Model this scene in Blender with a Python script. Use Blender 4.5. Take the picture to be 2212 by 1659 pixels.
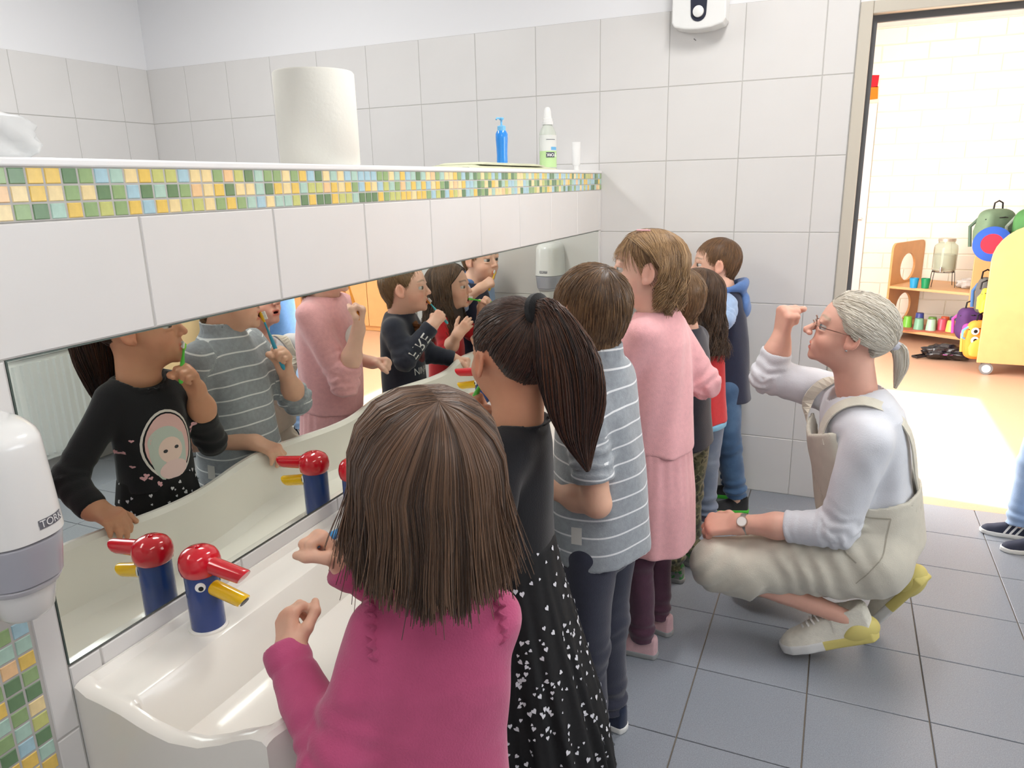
import bpy, bmesh, math, random
import numpy as np
from mathutils import Matrix, Vector
scene = bpy.context.scene
COL = scene.collection
for o in list(bpy.data.objects): bpy.data.objects.remove(o, do_unlink=True)
rng = np.random.default_rng(7); random.seed(7)

# ------------------------------------------------------------------ camera
# world: mirror face x=0, far wall y=0, floor z=0, metres
YAW, PIT, ROL = math.radians(23.91), math.radians(15.19), math.radians(-1.33)
CAM = np.array([1.0095, -3.3149, 1.3818]); FPX = 1590.07
def _rot():
    c, s = math.cos(ROL), math.sin(ROL); Rr = np.array([[c,0,-s],[0,1,0],[s,0,c]])
    c, s = math.cos(PIT), math.sin(PIT); Rp = np.array([[1,0,0],[0,c,s],[0,-s,c]])
    c, s = math.cos(YAW), math.sin(YAW); Ry = np.array([[c,-s,0],[s,c,0],[0,0,1]])
    return Ry @ Rp @ Rr
CR = _rot()
cd = bpy.data.cameras.new('camera'); cam = bpy.data.objects.new('camera', cd); COL.objects.link(cam)
cd.sensor_fit = 'HORIZONTAL'; cd.sensor_width = 36; cd.lens = 36 * FPX / 2212
cd.clip_start = .02; cd.clip_end = 100
cam.matrix_world = Matrix([[CR[i][0], CR[i][2], -CR[i][1], CAM[i]] for i in range(3)] + [[0,0,0,1]])
scene.camera = cam

# ------------------------------------------------------------------ light
vs = scene.view_settings
vs.view_transform = 'Standard'; vs.look = 'None'; vs.gamma = 1; vs.use_curve_mapping = False
vs.exposure = -0.25
world = bpy.data.worlds.new('world'); scene.world = world; world.use_nodes = True
bg = world.node_tree.nodes['Background']; bg.inputs[0].default_value = (.80, .89, 1, 1); bg.inputs[1].default_value = 1.6
def light(name, kind, loc, rot, energy, color=(1,1,1), size=None, size_y=None, **kw):
    l = bpy.data.lights.new(name, kind); l.energy = energy; l.color = color
    if kind == 'AREA':
        l.shape = 'RECTANGLE'; l.size = size; l.size_y = size_y or size
    for k, v in kw.items(): setattr(l, k, v)
    o = bpy.data.objects.new(name, l); COL.objects.link(o); o.location = loc; o.rotation_euler = rot
    return o
# daylight: sun falls through an unseen opening added to the next room
sun = light('sun', 'SUN', (-3, 2, 5), (0, 0, 0), 26, (1, .96, .90), angle=.02)
sun.rotation_euler = Vector((-.60, .05, .80)).to_track_quat('Z', 'Y').to_euler()
R90 = math.pi / 2
# big window of the washroom, right wall above the radiator (lamp fills the window opening, shines to -x)
light('window_daylight', 'AREA', (2.52, -1.45, 1.62), (0, R90, 0), 20, (.93, .97, 1), .95, 1.1)
# lamp added in the unseen opening of the next room's left wall, shines to +x
light('added_opening_daylight', 'AREA', (.36, 1.20, 1.15), (0, -R90, 0), 185, (1, .98, .95), 2.1, 1.9)
# ------------------------------------------------------------------ helpers
def link(o, parent=None):
    COL.objects.link(o)
    if parent is not None: o.parent = parent
    return o
def tag(o, label=None, cat=None, group=None, kind=None):
    if label: o['label'] = label
    if cat: o['category'] = cat
    if group: o['group'] = group
    if kind: o['kind'] = kind
    return o
def mesh_np(name, V, F, smooth=False):
    """V (n,3); F list of arrays of quads/tris"""
    me = bpy.data.meshes.new(name)
    V = np.asarray(V, np.float32)
    if isinstance(F, np.ndarray): F = [F]
    F = [np.asarray(f, np.int32) for f in F if len(f)]
    loops = np.concatenate([f.ravel() for f in F])
    tot = np.concatenate([np.full(len(f), f.shape[1], np.int32) for f in F])
    start = np.concatenate([[0], np.cumsum(tot)[:-1]]).astype(np.int32)
    me.vertices.add(len(V)); me.vertices.foreach_set('co', V.ravel())
    me.loops.add(len(loops)); me.loops.foreach_set('vertex_index', loops)
    me.polygons.add(len(tot)); me.polygons.foreach_set('loop_start', start); me.polygons.foreach_set('loop_total', tot)
    me.update(calc_edges=True); me.validate()
    me.polygons.foreach_set('use_smooth', np.full(len(me.polygons), bool(smooth)))
    return me
def attr(me, name, data):
    data = np.asarray(data, np.float32)
    if data.ndim == 1:
        a = me.attributes.new(name, 'FLOAT', 'POINT'); a.data.foreach_set('value', data)
    else:
        if data.shape[1] == 3: data = np.concatenate([data, np.ones((len(data), 1), np.float32)], 1)
        a = me.attributes.new(name, 'FLOAT_COLOR', 'POINT'); a.data.foreach_set('color', data.ravel())
def add(name, me, mat=None, parent=None, loc=None, label=None, cat=None, group=None, kind=None):
    o = bpy.data.objects.new(name, me); link(o, parent)
    if mat is not None and len(me.materials) == 0: me.materials.append(mat)
    if loc is not None: o.location = loc
    return tag(o, label, cat, group, kind)
def empty(name, loc=(0,0,0), label=None, cat=None, group=None, rz=0):
    o = bpy.data.objects.new(name, None); link(o); o.location = loc; o.rotation_euler = (0,0,rz)
    o.empty_display_size = .1
    return tag(o, label, cat, group)
def lin(c):  # '#rrggbb' or srgb 0..255 tuple -> linear
    if isinstance(c, str): c = tuple(int(c[i:i+2], 16) for i in (1, 3, 5))
    return tuple(((x/255)/12.92 if x/255 <= .04045 else ((x/255+.055)/1.055)**2.4) for x in c)
def mat(name, col, rough=.5, metal=0, spec=.5, noise=0, nscale=30, bump=0, bscale=200, sheen=0, coat=0, trans=0, sss=0, ior=1.45, attr_col=None, emit=None, estr=0, detail=3):
    m = bpy.data.materials.new(name); m.use_nodes = True
    nt = m.node_tree; b = nt.nodes['Principled BSDF']
    c = lin(col) if isinstance(col, str) or max(col) > 1 else col
    b.inputs['Base Color'].default_value = (*c, 1); b.inputs['Roughness'].default_value = rough
    b.inputs['Metallic'].default_value = metal; b.inputs['Specular IOR Level'].default_value = spec; b.inputs['IOR'].default_value = ior
    b.inputs['Sheen Weight'].default_value = sheen; b.inputs['Coat Weight'].default_value = coat
    b.inputs['Transmission Weight'].default_value = trans
    if sss:
        b.inputs['Subsurface Weight'].default_value = sss; b.inputs['Subsurface Radius'].default_value = (.010, .004, .002); b.inputs['Subsurface Scale'].default_value = 1
    if emit is not None:
        b.inputs['Emission Color'].default_value = (*emit, 1); b.inputs['Emission Strength'].default_value = estr
    N = nt.nodes.new; L = nt.links.new
    src = None
    if attr_col:
        a = N('ShaderNodeAttribute'); a.attribute_name = attr_col; src = a.outputs['Color']
        L(src, b.inputs['Base Color'])
    if noise or bump:
        tc = N('ShaderNodeTexCoord')
    if noise:
        n = N('ShaderNodeTexNoise'); n.inputs['Scale'].default_value = nscale; n.inputs['Detail'].default_value = detail
        L(tc.outputs['Object'], n.inputs['Vector'])
        mr = N('ShaderNodeMapRange'); mr.inputs['From Min'].default_value = .3; mr.inputs['From Max'].default_value = .7
        mr.inputs['To Min'].default_value = 1 - noise; mr.inputs['To Max'].default_value = 1 + noise
        L(n.outputs['Fac'], mr.inputs['Value'])
        mx = N('ShaderNodeMix'); mx.data_type = 'RGBA'; mx.blend_type = 'MULTIPLY'; mx.inputs['Factor'].default_value = 1
        if src is not None: L(src, mx.inputs['A'])
        else: mx.inputs['A'].default_value = (*c, 1)
        L(mr.outputs['Result'], mx.inputs['B']); L(mx.outputs['Result'], b.inputs['Base Color'])
    if bump:
        n2 = N('ShaderNodeTexNoise'); n2.inputs['Scale'].default_value = bscale; n2.inputs['Detail'].default_value = 2
        L(tc.outputs['Object'], n2.inputs['Vector'])
        bp = N('ShaderNodeBump'); bp.inputs['Strength'].default_value = bump; bp.inputs['Distance'].default_value = .002
        L(n2.outputs['Fac'], bp.inputs['Height']); L(bp.outputs['Normal'], b.inputs['Normal'])
    return m
def box_np(x0, x1, y0, y1, z0, z1):
    V = [(x0,y0,z0),(x1,y0,z0),(x1,y1,z0),(x0,y1,z0),(x0,y0,z1),(x1,y0,z1),(x1,y1,z1),(x0,y1,z1)]
    return V, [(0,3,2,1),(4,5,6,7),(0,1,5,4),(1,2,6,5),(2,3,7,6),(3,0,4,7)]
class MB:
    """collects simple solids into one mesh"""
    def __init__(s): s.V = []; s.F = []
    def add(s, V, F):
        n = len(s.V); s.V += [tuple(map(float, v)) for v in V]; s.F += [tuple(i+n for i in f) for f in F]; return s
    def box(s, *a): return s.add(*box_np(*a))
    def tube(s, pts, r, sides=10, caps=True):
        pts = [np.array(p, float) for p in pts]; r = [r]*len(pts) if np.isscalar(r) else r
        V = []; F = []; up = None
        for i, p in enumerate(pts):
            t = pts[min(i+1, len(pts)-1)] - pts[max(i-1, 0)]; t /= np.linalg.norm(t) + 1e-12
            if up is None: up = np.array([0,0,1.]) if abs(t[2]) < .9 else np.array([1.,0,0])
            a = np.cross(t, up); a /= np.linalg.norm(a) + 1e-12; b = np.cross(a, t); up = b
            for k in range(sides):
                an = 2*math.pi*k/sides; V.append(p + r[i]*(math.cos(an)*a + math.sin(an)*b))
        for i in range(len(pts)-1):
            for k in range(sides):
                k2 = (k+1) % sides; F.append((i*sides+k, (i+1)*sides+k, (i+1)*sides+k2, i*sides+k2))
        if caps:
            F.append(tuple(range(sides))); F.append(tuple((len(pts)-1)*sides+k for k in reversed(range(sides))))
        return s.add(V, F)
    def lathe(s, prof, c=(0,0,0), n=24, sx=1, sy=1):
        """prof [(r,z)] about z"""
        V = []; F = []
        for r, z in prof:
            for k in range(n):
                an = 2*math.pi*k/n; V.append((c[0]+r*sx*math.cos(an), c[1]+r*sy*math.sin(an), c[2]+z))
        for i in range(len(prof)-1):
            for k in range(n):
                k2 = (k+1) % n; F.append((i*n+k, i*n+k2, (i+1)*n+k2, (i+1)*n+k))
        F.append(tuple(reversed(range(n)))); F.append(tuple((len(prof)-1)*n+k for k in range(n)))
        return s.add(V, F)
    def prism(s, outline, axis, a, b):
        """outline 2d points extruded along axis index from a to b"""
        n = len(outline); V = []
        for t in (a, b):
            for p in outline:
                q = list(p); q.insert(axis, t); V.append(q)
        F = [tuple(range(n)), tuple(range(2*n-1, n-1, -1))]
        for k in range(n):
            k2 = (k+1) % n; F.append((k, k+n, k2+n, k2))
        return s.add(V, F)
    def mesh(s, name, smooth=False, bevel=0):
        me = bpy.data.meshes.new(name); me.from_pydata(s.V, [], s.F); me.update()
        bm = bmesh.new(); bm.from_mesh(me); bmesh.ops.recalc_face_normals(bm, faces=bm.faces)
        if bevel:
            es = [e for e in bm.edges if len(e.link_faces) == 2 and e.calc_face_angle(0) > .6]
            bmesh.ops.bevel(bm, geom=es, offset=bevel, segments=2, profile=.5, affect='EDGES')
        bm.to_mesh(me); bm.free()
        if smooth:
            me.polygons.foreach_set('use_smooth', np.ones(len(me.polygons), bool))
            me.set_sharp_from_angle(angle=math.radians(40))
        return me
    def obj(s, name, m, parent=None, smooth=False, bevel=0, **kw):
        return add(name, s.mesh(name, smooth, bevel), m, parent, **kw)
_tc = {}
def tile_mesh(w, h, t=.006, bev=.0015):
    """tile lying in local xz plane, front towards -y, origin at lower left back"""
    k = (round(w, 4), round(h, 4), t, bev)
    if k not in _tc:
        V = []
        for (i, y) in ((0, 0), (0, -(t-bev)), (bev, -t)):
            V += [(i, y, i), (w-i, y, i), (w-i, y, h-i), (i, y, h-i)]
        F = [(8,9,10,11)]
        for r in (0, 4):
            for k2 in range(4):
                n = (k2+1) % 4; F.append((r+k2, r+n, r+4+n, r+4+k2))
        _tc[k] = mesh_np('tile', np.array(V), np.array(F))
    return _tc[k]
def text_mesh(txt, size, depth=.0004, font_offset=0):
    cu = bpy.data.curves.new('lettering', 'FONT'); cu.body = txt; cu.size = size; cu.align_x = 'CENTER'; cu.align_y = 'CENTER'
    cu.extrude = depth; cu.offset = font_offset
    o = bpy.data.objects.new('lettering', cu); COL.objects.link(o)
    dg = bpy.context.evaluated_depsgraph_get()
    me = bpy.data.meshes.new_from_object(o.evaluated_get(dg))
    bpy.data.objects.remove(o, do_unlink=True)
    return me
def frame(xa, ya, za, loc):
    return Matrix([[xa[i], ya[i], za[i], loc[i]] for i in range(3)] + [[0,0,0,1]])
# ------------------------------------------------------------------ materials of the place
M_tile = mat('white_glazed_tile', (222,220,218), .32, noise=.012, nscale=6, bump=.05, bscale=25)
M_grout = mat('grey_grout', (190,188,184), .9)
M_paint = mat('white_wall_paint', (236,236,238), .8, bump=.05, bscale=120)
M_ceil = mat('white_ceiling_paint', (236,236,236), .9)
M_ftile = mat('grey_floor_tile', (140,145,153), .34, noise=.22, nscale=420, bump=.06, bscale=300, detail=4)
M_fgrout = mat('brown_grey_floor_grout', (128,118,106), .9)
M_frame = mat('cream_door_frame_paint', (205,198,184), .5)
M_gasket_shade = mat('dark_grey_rubber_gasket_and_shade', (92,94,98), .7)
M_lino = mat('warm_linoleum', (204,164,136), .35, noise=.05, nscale=120)
M_ceramic = mat('white_sanitary_ceramic', (238,234,226), .22, coat=.25)
M_mirror = mat('silvered_mirror', (.86,.90,.845), .0, metal=1)
M_mirror_edge = mat('dark_mirror_edge', (84,96,90), .3)
M_white_pl = mat('white_plastic', (232,232,230), .28)
M_cap = mat('white_ledge_profile', (240,240,240), .35)

# ------------------------------------------------------------------ washroom shell
XR = 2.58; YB = -4.7; ZC = 2.75; XL = -2.69
PW = .2997; XW = -.3055; ROWS = [0, .2624, .5624, .8624, 1.1624, 1.4624, 1.7624, 2.0532]
G = .0017
floor = MB().box(-.02, XR+.1, YB-.1, .10, -.06, -.0045).obj('floor', M_fgrout, kind='structure')
fxs = [0.0, .1331, .4331] + [.7331+.2998*k for k in range(0, 7)]; fxs = [v for v in fxs if v < XR] + [XR]
fys = [.10] + [-.1893-.3025*k for k in range(0, 15)] + [YB]
fw = {}
for i in range(len(fxs)-1):
    for j in range(len(fys)-1):
        w = fxs[i+1]-fxs[i]-2*G; h = fys[j]-fys[j+1]-2*G
        if w < .02 or h < .02: continue
        t = add('floor_tile', tile_mesh(w, h, .0045, .0012), M_ftile, floor)
        t.matrix_local = Matrix([[1,0,0,fxs[i]+G],[0,0,1,fys[j+1]+G],[0,-1,0,-.0045],[0,0,0,1]])
ceiling = MB().box(XL-.1, XR+.1, YB-.1, 0, ZC, ZC+.1).obj('ceiling', M_ceil, kind='structure')
# far wall with the doorway
DX0, DX1, DZ = 1.053, 1.955, 1.965
wf = MB().box(XL-.1, DX0-.045, 0, .12, -.06, ZC).box(DX1+.045, 5.0, 0, .12, -.06, ZC).box(DX0-.045, DX1+.045, 0, .12, DZ+.045, ZC)
wall_far = wf.obj('wall_far', M_paint, kind='structure')
def wall_tiles(parent, xs, zs, place, skip=None):
    for i in range(len(xs)-1):
        for j in range(len(zs)-1):
            w = xs[i+1]-xs[i]-2*G; h = zs[j+1]-zs[j]-2*G
            if w < .008 or h < .008 or (skip and skip(i, j)): continue
            t = add('wall_tile', tile_mesh(w, h), M_tile, parent); t.matrix_local = place(xs[i]+G, zs[j]+G)
gb = MB().box(XL, DX0-.046, -.0045, -.0002, 0, 2.0525).box(DX1+.046, XR, -.0045, -.0002, 0, 2.0525)
gb.obj('grout_bed', M_grout, wall_far)
P_far = lambda x, z: Matrix.Translation((x, 0, z))
xs = [XL] + [XW+PW*k for k in range(-7, 5)] + [DX0-.047]
wall_tiles(wall_far, xs, ROWS, P_far)
wall_tiles(wall_far, [DX1+.047, 2.28, XR], ROWS, P_far)
# left wall behind the partition
wall_left = MB().box(XL-.1, XL, YB-.1, 0, -.06, ZC).obj('wall_left', M_paint, kind='structure')
MB().box(XL+.0002, XL+.0035, -3.0, 0, 0, 2.0525).obj('grout_bed', M_grout, wall_left)
P_left = lambda y, z: Matrix([[0,-1,0,XL],[1,0,0,y],[0,0,1,z],[0,0,0,1]])
wall_tiles(wall_left, [-.2-.2997*k for k in range(9, -1, -1)] + [-.007], ROWS[3:], P_left)
# right wall with window opening, back wall
wr = MB()
WY0, WY1, WZ0, WZ1 = -2.25, -.65, 1.02, 2.25
wr.box(XR, XR+.1, YB-.1, WY0, -.06, ZC).box(XR, XR+.1, WY1, 0, -.06, ZC).box(XR, XR+.1, WY0, WY1, -.06, WZ0).box(XR, XR+.1, WY0, WY1, WZ1, ZC)
wall_right = wr.obj('wall_right', M_tile, kind='structure')
win = MB()
for a in (WY0, WY0+.77, WY1-.06): win.box(XR+.01, XR+.07, a, a+.06, WZ0, WZ1)
win.box(XR+.01, XR+.07, WY0, WY1, WZ0, WZ0+.06).box(XR+.01, XR+.07, WY0, WY1, WZ1-.06, WZ1)
window_1 = win.obj('window_1', M_white_pl, kind='structure')
wall_back = MB().box(XL-.1, XR+.1, YB-.1, YB, -.06, ZC).obj('wall_back', M_paint, kind='structure')
# floor behind the partition
MB().box(XL, -.2, YB, 0, -.06, -.001).obj('floor_cubicles', M_ftile, kind='structure')
# door frame
df = MB()
df.box(DX0-.045, DX0, -.012, .135, 0, DZ+.045).box(DX1, DX1+.045, -.012, .135, 0, DZ+.045).box(DX0, DX1, -.012, .135, DZ, DZ+.045)
door_frame = df.obj('trim_1', M_frame, bevel=.004, kind='structure')
gk = MB().box(DX0, DX0+.018, .03, .05, 0, DZ).box(DX1-.018, DX1, .03, .05, 0, DZ).box(DX0+.018, DX1-.018, .03, .05, DZ-.024, DZ)
gk.obj('gasket', M_gasket_shade, door_frame)
# ------------------------------------------------------------------ mirror partition (half-height wall)
PT = .19; ZL = 1.431; ZMT = 1.170; ZMB = .7008; YL = -2.7125; YR = -.043
wall_partition = MB().box(-PT, -.0001, YB, 0, -.06, ZL-.012).obj('wall_partition', M_grout, kind='structure')
MB().box(.0, .0045, YB, -.007, ZMT+.0005, 1.347).box(.0, .0045, YL, -.007, 0, ZMB-.004).box(.0, .0045, YB, YL-.001, 0, ZMT).box(.0, .0045, YR+.001, -.007, ZMB, ZMT).obj('grout_bed', M_grout, wall_partition)
P_par = lambda y, z: Matrix([[0,-1,0,0],[1,0,0,y],[0,0,1,z],[0,0,0,1]])
ys = [YB]+[-.0413-.3036*k for k in range(15, -1, -1)]+[-.007]
wall_tiles(wall_partition, ys, [ZMT, 1.3475], P_par)
ysl = [YB, -3.6, -3.3, -3.0, -2.865]
wall_tiles(wall_partition, ysl, [0, .29, .59, .88, ZMT], P_par)
wall_tiles(wall_partition, [-2.752, YL-.001], [.295, .595, .895, ZMT], P_par)
wall_tiles(wall_partition, [YL-.001]+[-.0413-.3036*k-.19 for k in range(8, -1, -1)]+[-.007], [.1, .40, ZMB-.003], P_par)
wall_tiles(wall_partition, [YR+.001, -.007], [ZMB, ZMT], P_par)
trim_2 = MB().box(-PT-.006, .008, YB, -.007, ZL-.012, ZL).obj('trim_2', M_cap, bevel=.003, kind='structure')
# mirror
mir = MB().box(.0002, .0055, YL, YR, ZMB, ZMT).obj('mirror', M_mirror_edge, bevel=.0008, label='long frameless wall mirror above the trough sink', cat='mirror')
MB().box(.0056, .0060, YL+.002, YR-.002, ZMB+.002, ZMT-.002).obj('mirror_glass', M_mirror, mir)
# mosaic
MOS = [mat('mosaic_'+n, c, .18, noise=.10, nscale=60) for n, c in dict(dark_green=(110,142,106), green=(150,178,126), lime=(200,204,128), yellow=(234,200,106), sand=(240,218,164), sky=(170,204,216), aqua=(176,208,194), peach=(240,200,152)).items()]
MW = [.15, .14, .1, .17, .14, .15, .11, .04]
def mosaic(parent, y0, y1, z0, nrow, P, p=.0253, pz=.0243, limit=300, proud=0):
    n = int(round((y1-y0)/p)); cells = [(j, k) for j in range(n) for k in range(nrow)]
    rest = []; used = 0
    tm = {}
    for j, k in cells:                       # nearest first (y0 is the near end)
        mi = int(rng.choice(len(MOS), p=MW)); y = y0+j*p; z = z0+k*pz
        if used < limit:
            if mi not in tm:
                me = tile_mesh(p-.0030, pz-.0030, .006, .0012).copy(); me.materials.clear(); me.materials.append(MOS[mi]); tm[mi] = me
            o = add('mosaic_tile', tm[mi], None, parent); o.matrix_local = P(y+.0015, z+.0015); used += 1
        else: rest.append((y, z, mi))
    if rest:
        V = []; F = []; MI = []
        base = tile_mesh(p-.0030, pz-.0030, .006, .0012); bv = np.array([v.co for v in base.vertices]); bf = [tuple(q.vertices) for q in base.polygons]
        for y, z, mi in rest:
            Mt = np.array(P(y+.0015, z+.0015)); n0 = len(V); V += [tuple(Mt[:3, :3] @ v + Mt[:3, 3]) for v in bv]
            F += [tuple(i+n0 for i in f) for f in bf]; MI += [mi]*len(bf)
        me = bpy.data.meshes.new('mosaic_tiles'); me.from_pydata(V, [], F); me.update()
        for m in MOS: me.materials.append(m)
        me.polygons.foreach_set('material_index', np.array(MI, np.int32))
        add('mosaic_tiles', me, None, parent, kind='stuff')
trim_3 = MB().box(.0001, .0048, -2.84, -.0075, 1.3475, 1.4190).obj('trim_3', M_grout, kind='structure')
mosaic(trim_3, -2.84, -.0079, 1.3480, 3, P_par, pz=.0236)
trim_4 = MB().box(.0046, .0049, -2.863, -2.753, .30, 1.12).obj('trim_4', M_grout, kind='structure')
mosaic(trim_4, -2.8552, -2.754, .48, 13, P_par, pz=.0253)
# ------------------------------------------------------------------ trough sink
def sm(x, a, b):
    t = np.clip((np.asarray(x, float)-a)/(b-a), 0, 1); return t*t*(3-2*t)
SY0, SY1 = -2.712, -.20
def build_sink():
    ys = np.unique(np.concatenate([[SY0, SY0+.004, SY0+.012], np.linspace(SY0+.018, SY0+.038, 9), np.linspace(SY0+.06, SY1-.06, 90), np.linspace(SY1-.038, SY1-.018, 9), [SY1-.012, SY1-.004, SY1]]))
    rows = []
    for y in ys:
        xf = .398+.027*math.cos(2*math.pi*(y+1.86)/.62); zr = .69
        b = float(sm(y, SY0+.020, SY0+.034)*(1-sm(y, SY1-.034, SY1-.020)))
        e = min(1, (y-SY0)/.012, (SY1-y)/.012); dz = -.006*(1-e)**2
        sx = np.array([0, .012, .02, .03, .06, .092, .100, .106, .115, .135, .16, .20, .26, .31, .335, .35, .362, .37, .38, .39, .398])*1.0
        k = np.clip((sx-.10)/(.398-.10), 0, 1); x = np.maximum(np.where(sx > .10, .10+k*(xf-.10), sx), .0068)
        zb = np.interp(sx, [0,.012,.02,.03,.092,.100,.106,.115,.135,.16,.26,.31,.335,.35,.362,.37,.38,.39,.398], [.668,.668,.656,.6535,.652,.650,.642,.615,.562,.553,.550,.556,.572,.605,.65,.680,.690,.690,.684])
        ze = np.interp(sx, [0,.012,.03,.06,.10,.13,.16,.20,.23,.27,.31,.34,.37,.39,.398], [.668,.667,.657,.654,.648,.640,.634,.630,.631,.642,.660,.676,.688,.690,.684])
        z = b*zb+(1-b)*ze+dz
        xo = [xf-.001, xf-.008, xf-.05, xf-.13, .0068]; zo = [.66, .50, .455, .445, .445]
        rows.append(np.stack([np.concatenate([x, xo]), np.full(len(x)+5, y), np.concatenate([z, zo])], 1))
    R = np.array(rows); n, m, _ = R.shape
    V = R.reshape(-1, 3); i, j = np.meshgrid(np.arange(n-1), np.arange(m), indexing='ij'); j2 = (j+1) % m
    F = np.stack([i*m+j, (i+1)*m+j, (i+1)*m+j2, i*m+j2], -1).reshape(-1, 4)
    # end caps: strips from outline to its lower line
    caps = []
    Vx = [V]; base = len(V)
    for r, flip in ((0, 0), (n-1, 1)):
        top = R[r, :21]; low = top.copy(); low[:, 2] = np.interp(top[:, 0], [0, .27, .34, .40], [.445, .445, .47, .56])
        Vx.append(low)
        for q in range(20):
            f = (r*m+q, r*m+q+1, base+q+1, base+q); caps.append(f if not flip else f[::-1])
        base += 21
    me = mesh_np('trough_sink', np.concatenate(Vx), [F, np.array(caps)], smooth=True)
    me.set_sharp_from_angle(angle=math.radians(24))
    bm = bmesh.new(); bm.from_mesh(me); bmesh.ops.recalc_face_normals(bm, faces=bm.faces); bm.to_mesh(me); bm.free()
    return me
sink = empty('trough_sink', (0, -1.45, 0), 'long white ceramic trough sink with wavy front rim', 'sink')
o = add('basin', build_sink(), M_ceramic, sink); o.matrix_parent_inverse = Matrix.Translation((0, 1.45, 0))
for yy in (-2.2, -1.3, -.5):
    d = MB().lathe([(.024, 0), (.024, .003), (.02, .004), (.006, .002)], (.235, yy, .5505), 20).obj('drain', mat('chrome', (200,200,200), .15, metal=1) if 'chrome' not in bpy.data.materials else bpy.data.materials['chrome'], sink, smooth=True)
    d.matrix_parent_inverse = Matrix.Translation((0, 1.45, 0))
M_chrome = bpy.data.materials['chrome']
# pipe and bracket boxes carry the sink
for yy in (-2.3, -.6):
    b_ = MB().box(.008, .16, yy-.04, yy+.04, .30, .447).obj('bracket', M_ceramic, sink); b_.matrix_parent_inverse = Matrix.Translation((0, 1.45, 0))
# ------------------------------------------------------------------ duck taps
M_blue = mat('glossy_blue_enamel', (38,64,128), .22, coat=.5)
M_red = mat('glossy_red_enamel', (205,18,38), .15, coat=.6)
M_yel = mat('glossy_yellow_enamel', (236,190,20), .2, coat=.5)
M_eyew = mat('white_enamel', (240,240,236), .25); M_black = mat('black_plastic', (14,14,16), .35)
def tilted_cyl(mb, a, b, r0, r1, cut, n=20, sq=1.0):
    """beak-like tube from a to b; the far end is cut slanting"""
    a = np.array(a, float); b = np.array(b, float); t = (b-a)/np.linalg.norm(b-a); s = np.cross(t, [0,0,1]); s /= np.linalg.norm(s); u = np.cross(s, t)
    V = []; segs = [0, .15, .4, .7, .9, .97, 1.0]
    for q in segs:
        for k in range(n):
            an = 2*math.pi*k/n; rr = (r0+(r1-r0)*q)*(1 if q < .98 else .93)
            v = a+(b-a)*q+rr*(math.cos(an)*s+sq*math.sin(an)*u)-t*cut*q*(1-math.sin(an))*.5
            V.append(v)
    F = [(i*n+k, (i+1)*n+k, (i+1)*n+(k+1) % n, i*n+(k+1) % n) for i in range(len(segs)-1) for k in range(n)]
    F += [tuple(range(n)), tuple((len(segs)-1)*n+k for k in reversed(range(n)))]
    mb.add(V, F); return mb
def build_tap(y, label, group):
    t = empty('duck_tap', (.061, y, .6525), label, 'tap', group)
    if 'p' not in build_tap.__dict__:
        p = {}
        p['body'] = MB().lathe([(.026, 0), (.0285, .002), (.0285, .108), (.027, .114)], n=32).mesh('body', True)
        p['base_ring'] = MB().lathe([(.033, 0), (.033, .003), (.029, .0045)], n=32).mesh('base_ring', True)
        prof = [(.0285, .104), (.0325, .108), (.0345, .118), (.0345, .126), (.032, .136), (.027, .1435), (.018, .149), (.008, .1515), (.0062, .149), (.0001, .148)]
        hd = MB().lathe(prof, n=32); p['head'] = hd.mesh('head', True)
        p['beak'] = tilted_cyl(MB(), (.012, 0, .124), (.104, 0, .113), .0155, .0135, .016).mesh('beak', True)
        p['spout'] = tilted_cyl(MB(), (.015, 0, .082), (.096, 0, .066), .0135, .0125, .014).mesh('spout', True)
        p['spout_hole'] = MB().lathe([(.009, 0), (.009, .0008)], n=16).mesh('spout_hole')
        p['crest'] = MB().lathe([(.004, .148), (.004, .1525), (.002, .1535)], n=12).mesh('crest', True)
        p['eye'] = MB().lathe([(.0085, 0), (.0085, .0012), (.006, .0024), (.0001, .0028)], n=20).mesh('eye', True)
        p['pupil'] = MB().lathe([(.0042, 0), (.0042, .0012), (.0001, .0018)], n=16).mesh('pupil', True)
        build_tap.p = p
    p = build_tap.p
    add('base_ring', p['base_ring'], M_ceramic, t)
    add('body', p['body'], M_blue, t); h = add('head', p['head'], M_red, t); add('crest', p['crest'], M_red, h)
    add('beak', p['beak'], M_red, t); s = add('spout', p['spout'], M_yel, t)
    q = add('spout_hole', p['spout_hole'], M_black, s); q.location = (.0895, 0, .066); q.rotation_euler = (0, math.radians(128), 0)
    for sg in (-1, 1):
        an = sg*math.radians(50); d = Vector((math.cos(an), math.sin(an), 0))
        e = add('eye', p['eye'], M_eyew, t); e.location = d*.0283+Vector((0, 0, .090)); e.rotation_euler = d.to_track_quat('Z', 'Y').to_euler()
        pu = add('pupil', p['pupil'], M_black, e); pu.location = (.001, -.0015, .0018)
    return t
TAPL = ['blue and red duck-shaped tap nearest the camera, beside the girl in the dark pink sweatshirt', 'duck-shaped tap, second along the sink, in front of the girl with the ponytail', 'duck-shaped tap, third along the sink, in front of the boy in stripes',
        'duck-shaped tap, fourth along the sink, in front of the girl in the pink dress', 'duck-shaped tap, fifth along the sink, in front of the boy in camouflage trousers', 'duck-shaped tap at the far end of the sink by the tiled wall']
for k in range(6): build_tap(-2.50+.445*k if k < 5 else -2.50+.445*4.9, TAPL[k], 'duck taps along the sink')
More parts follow.
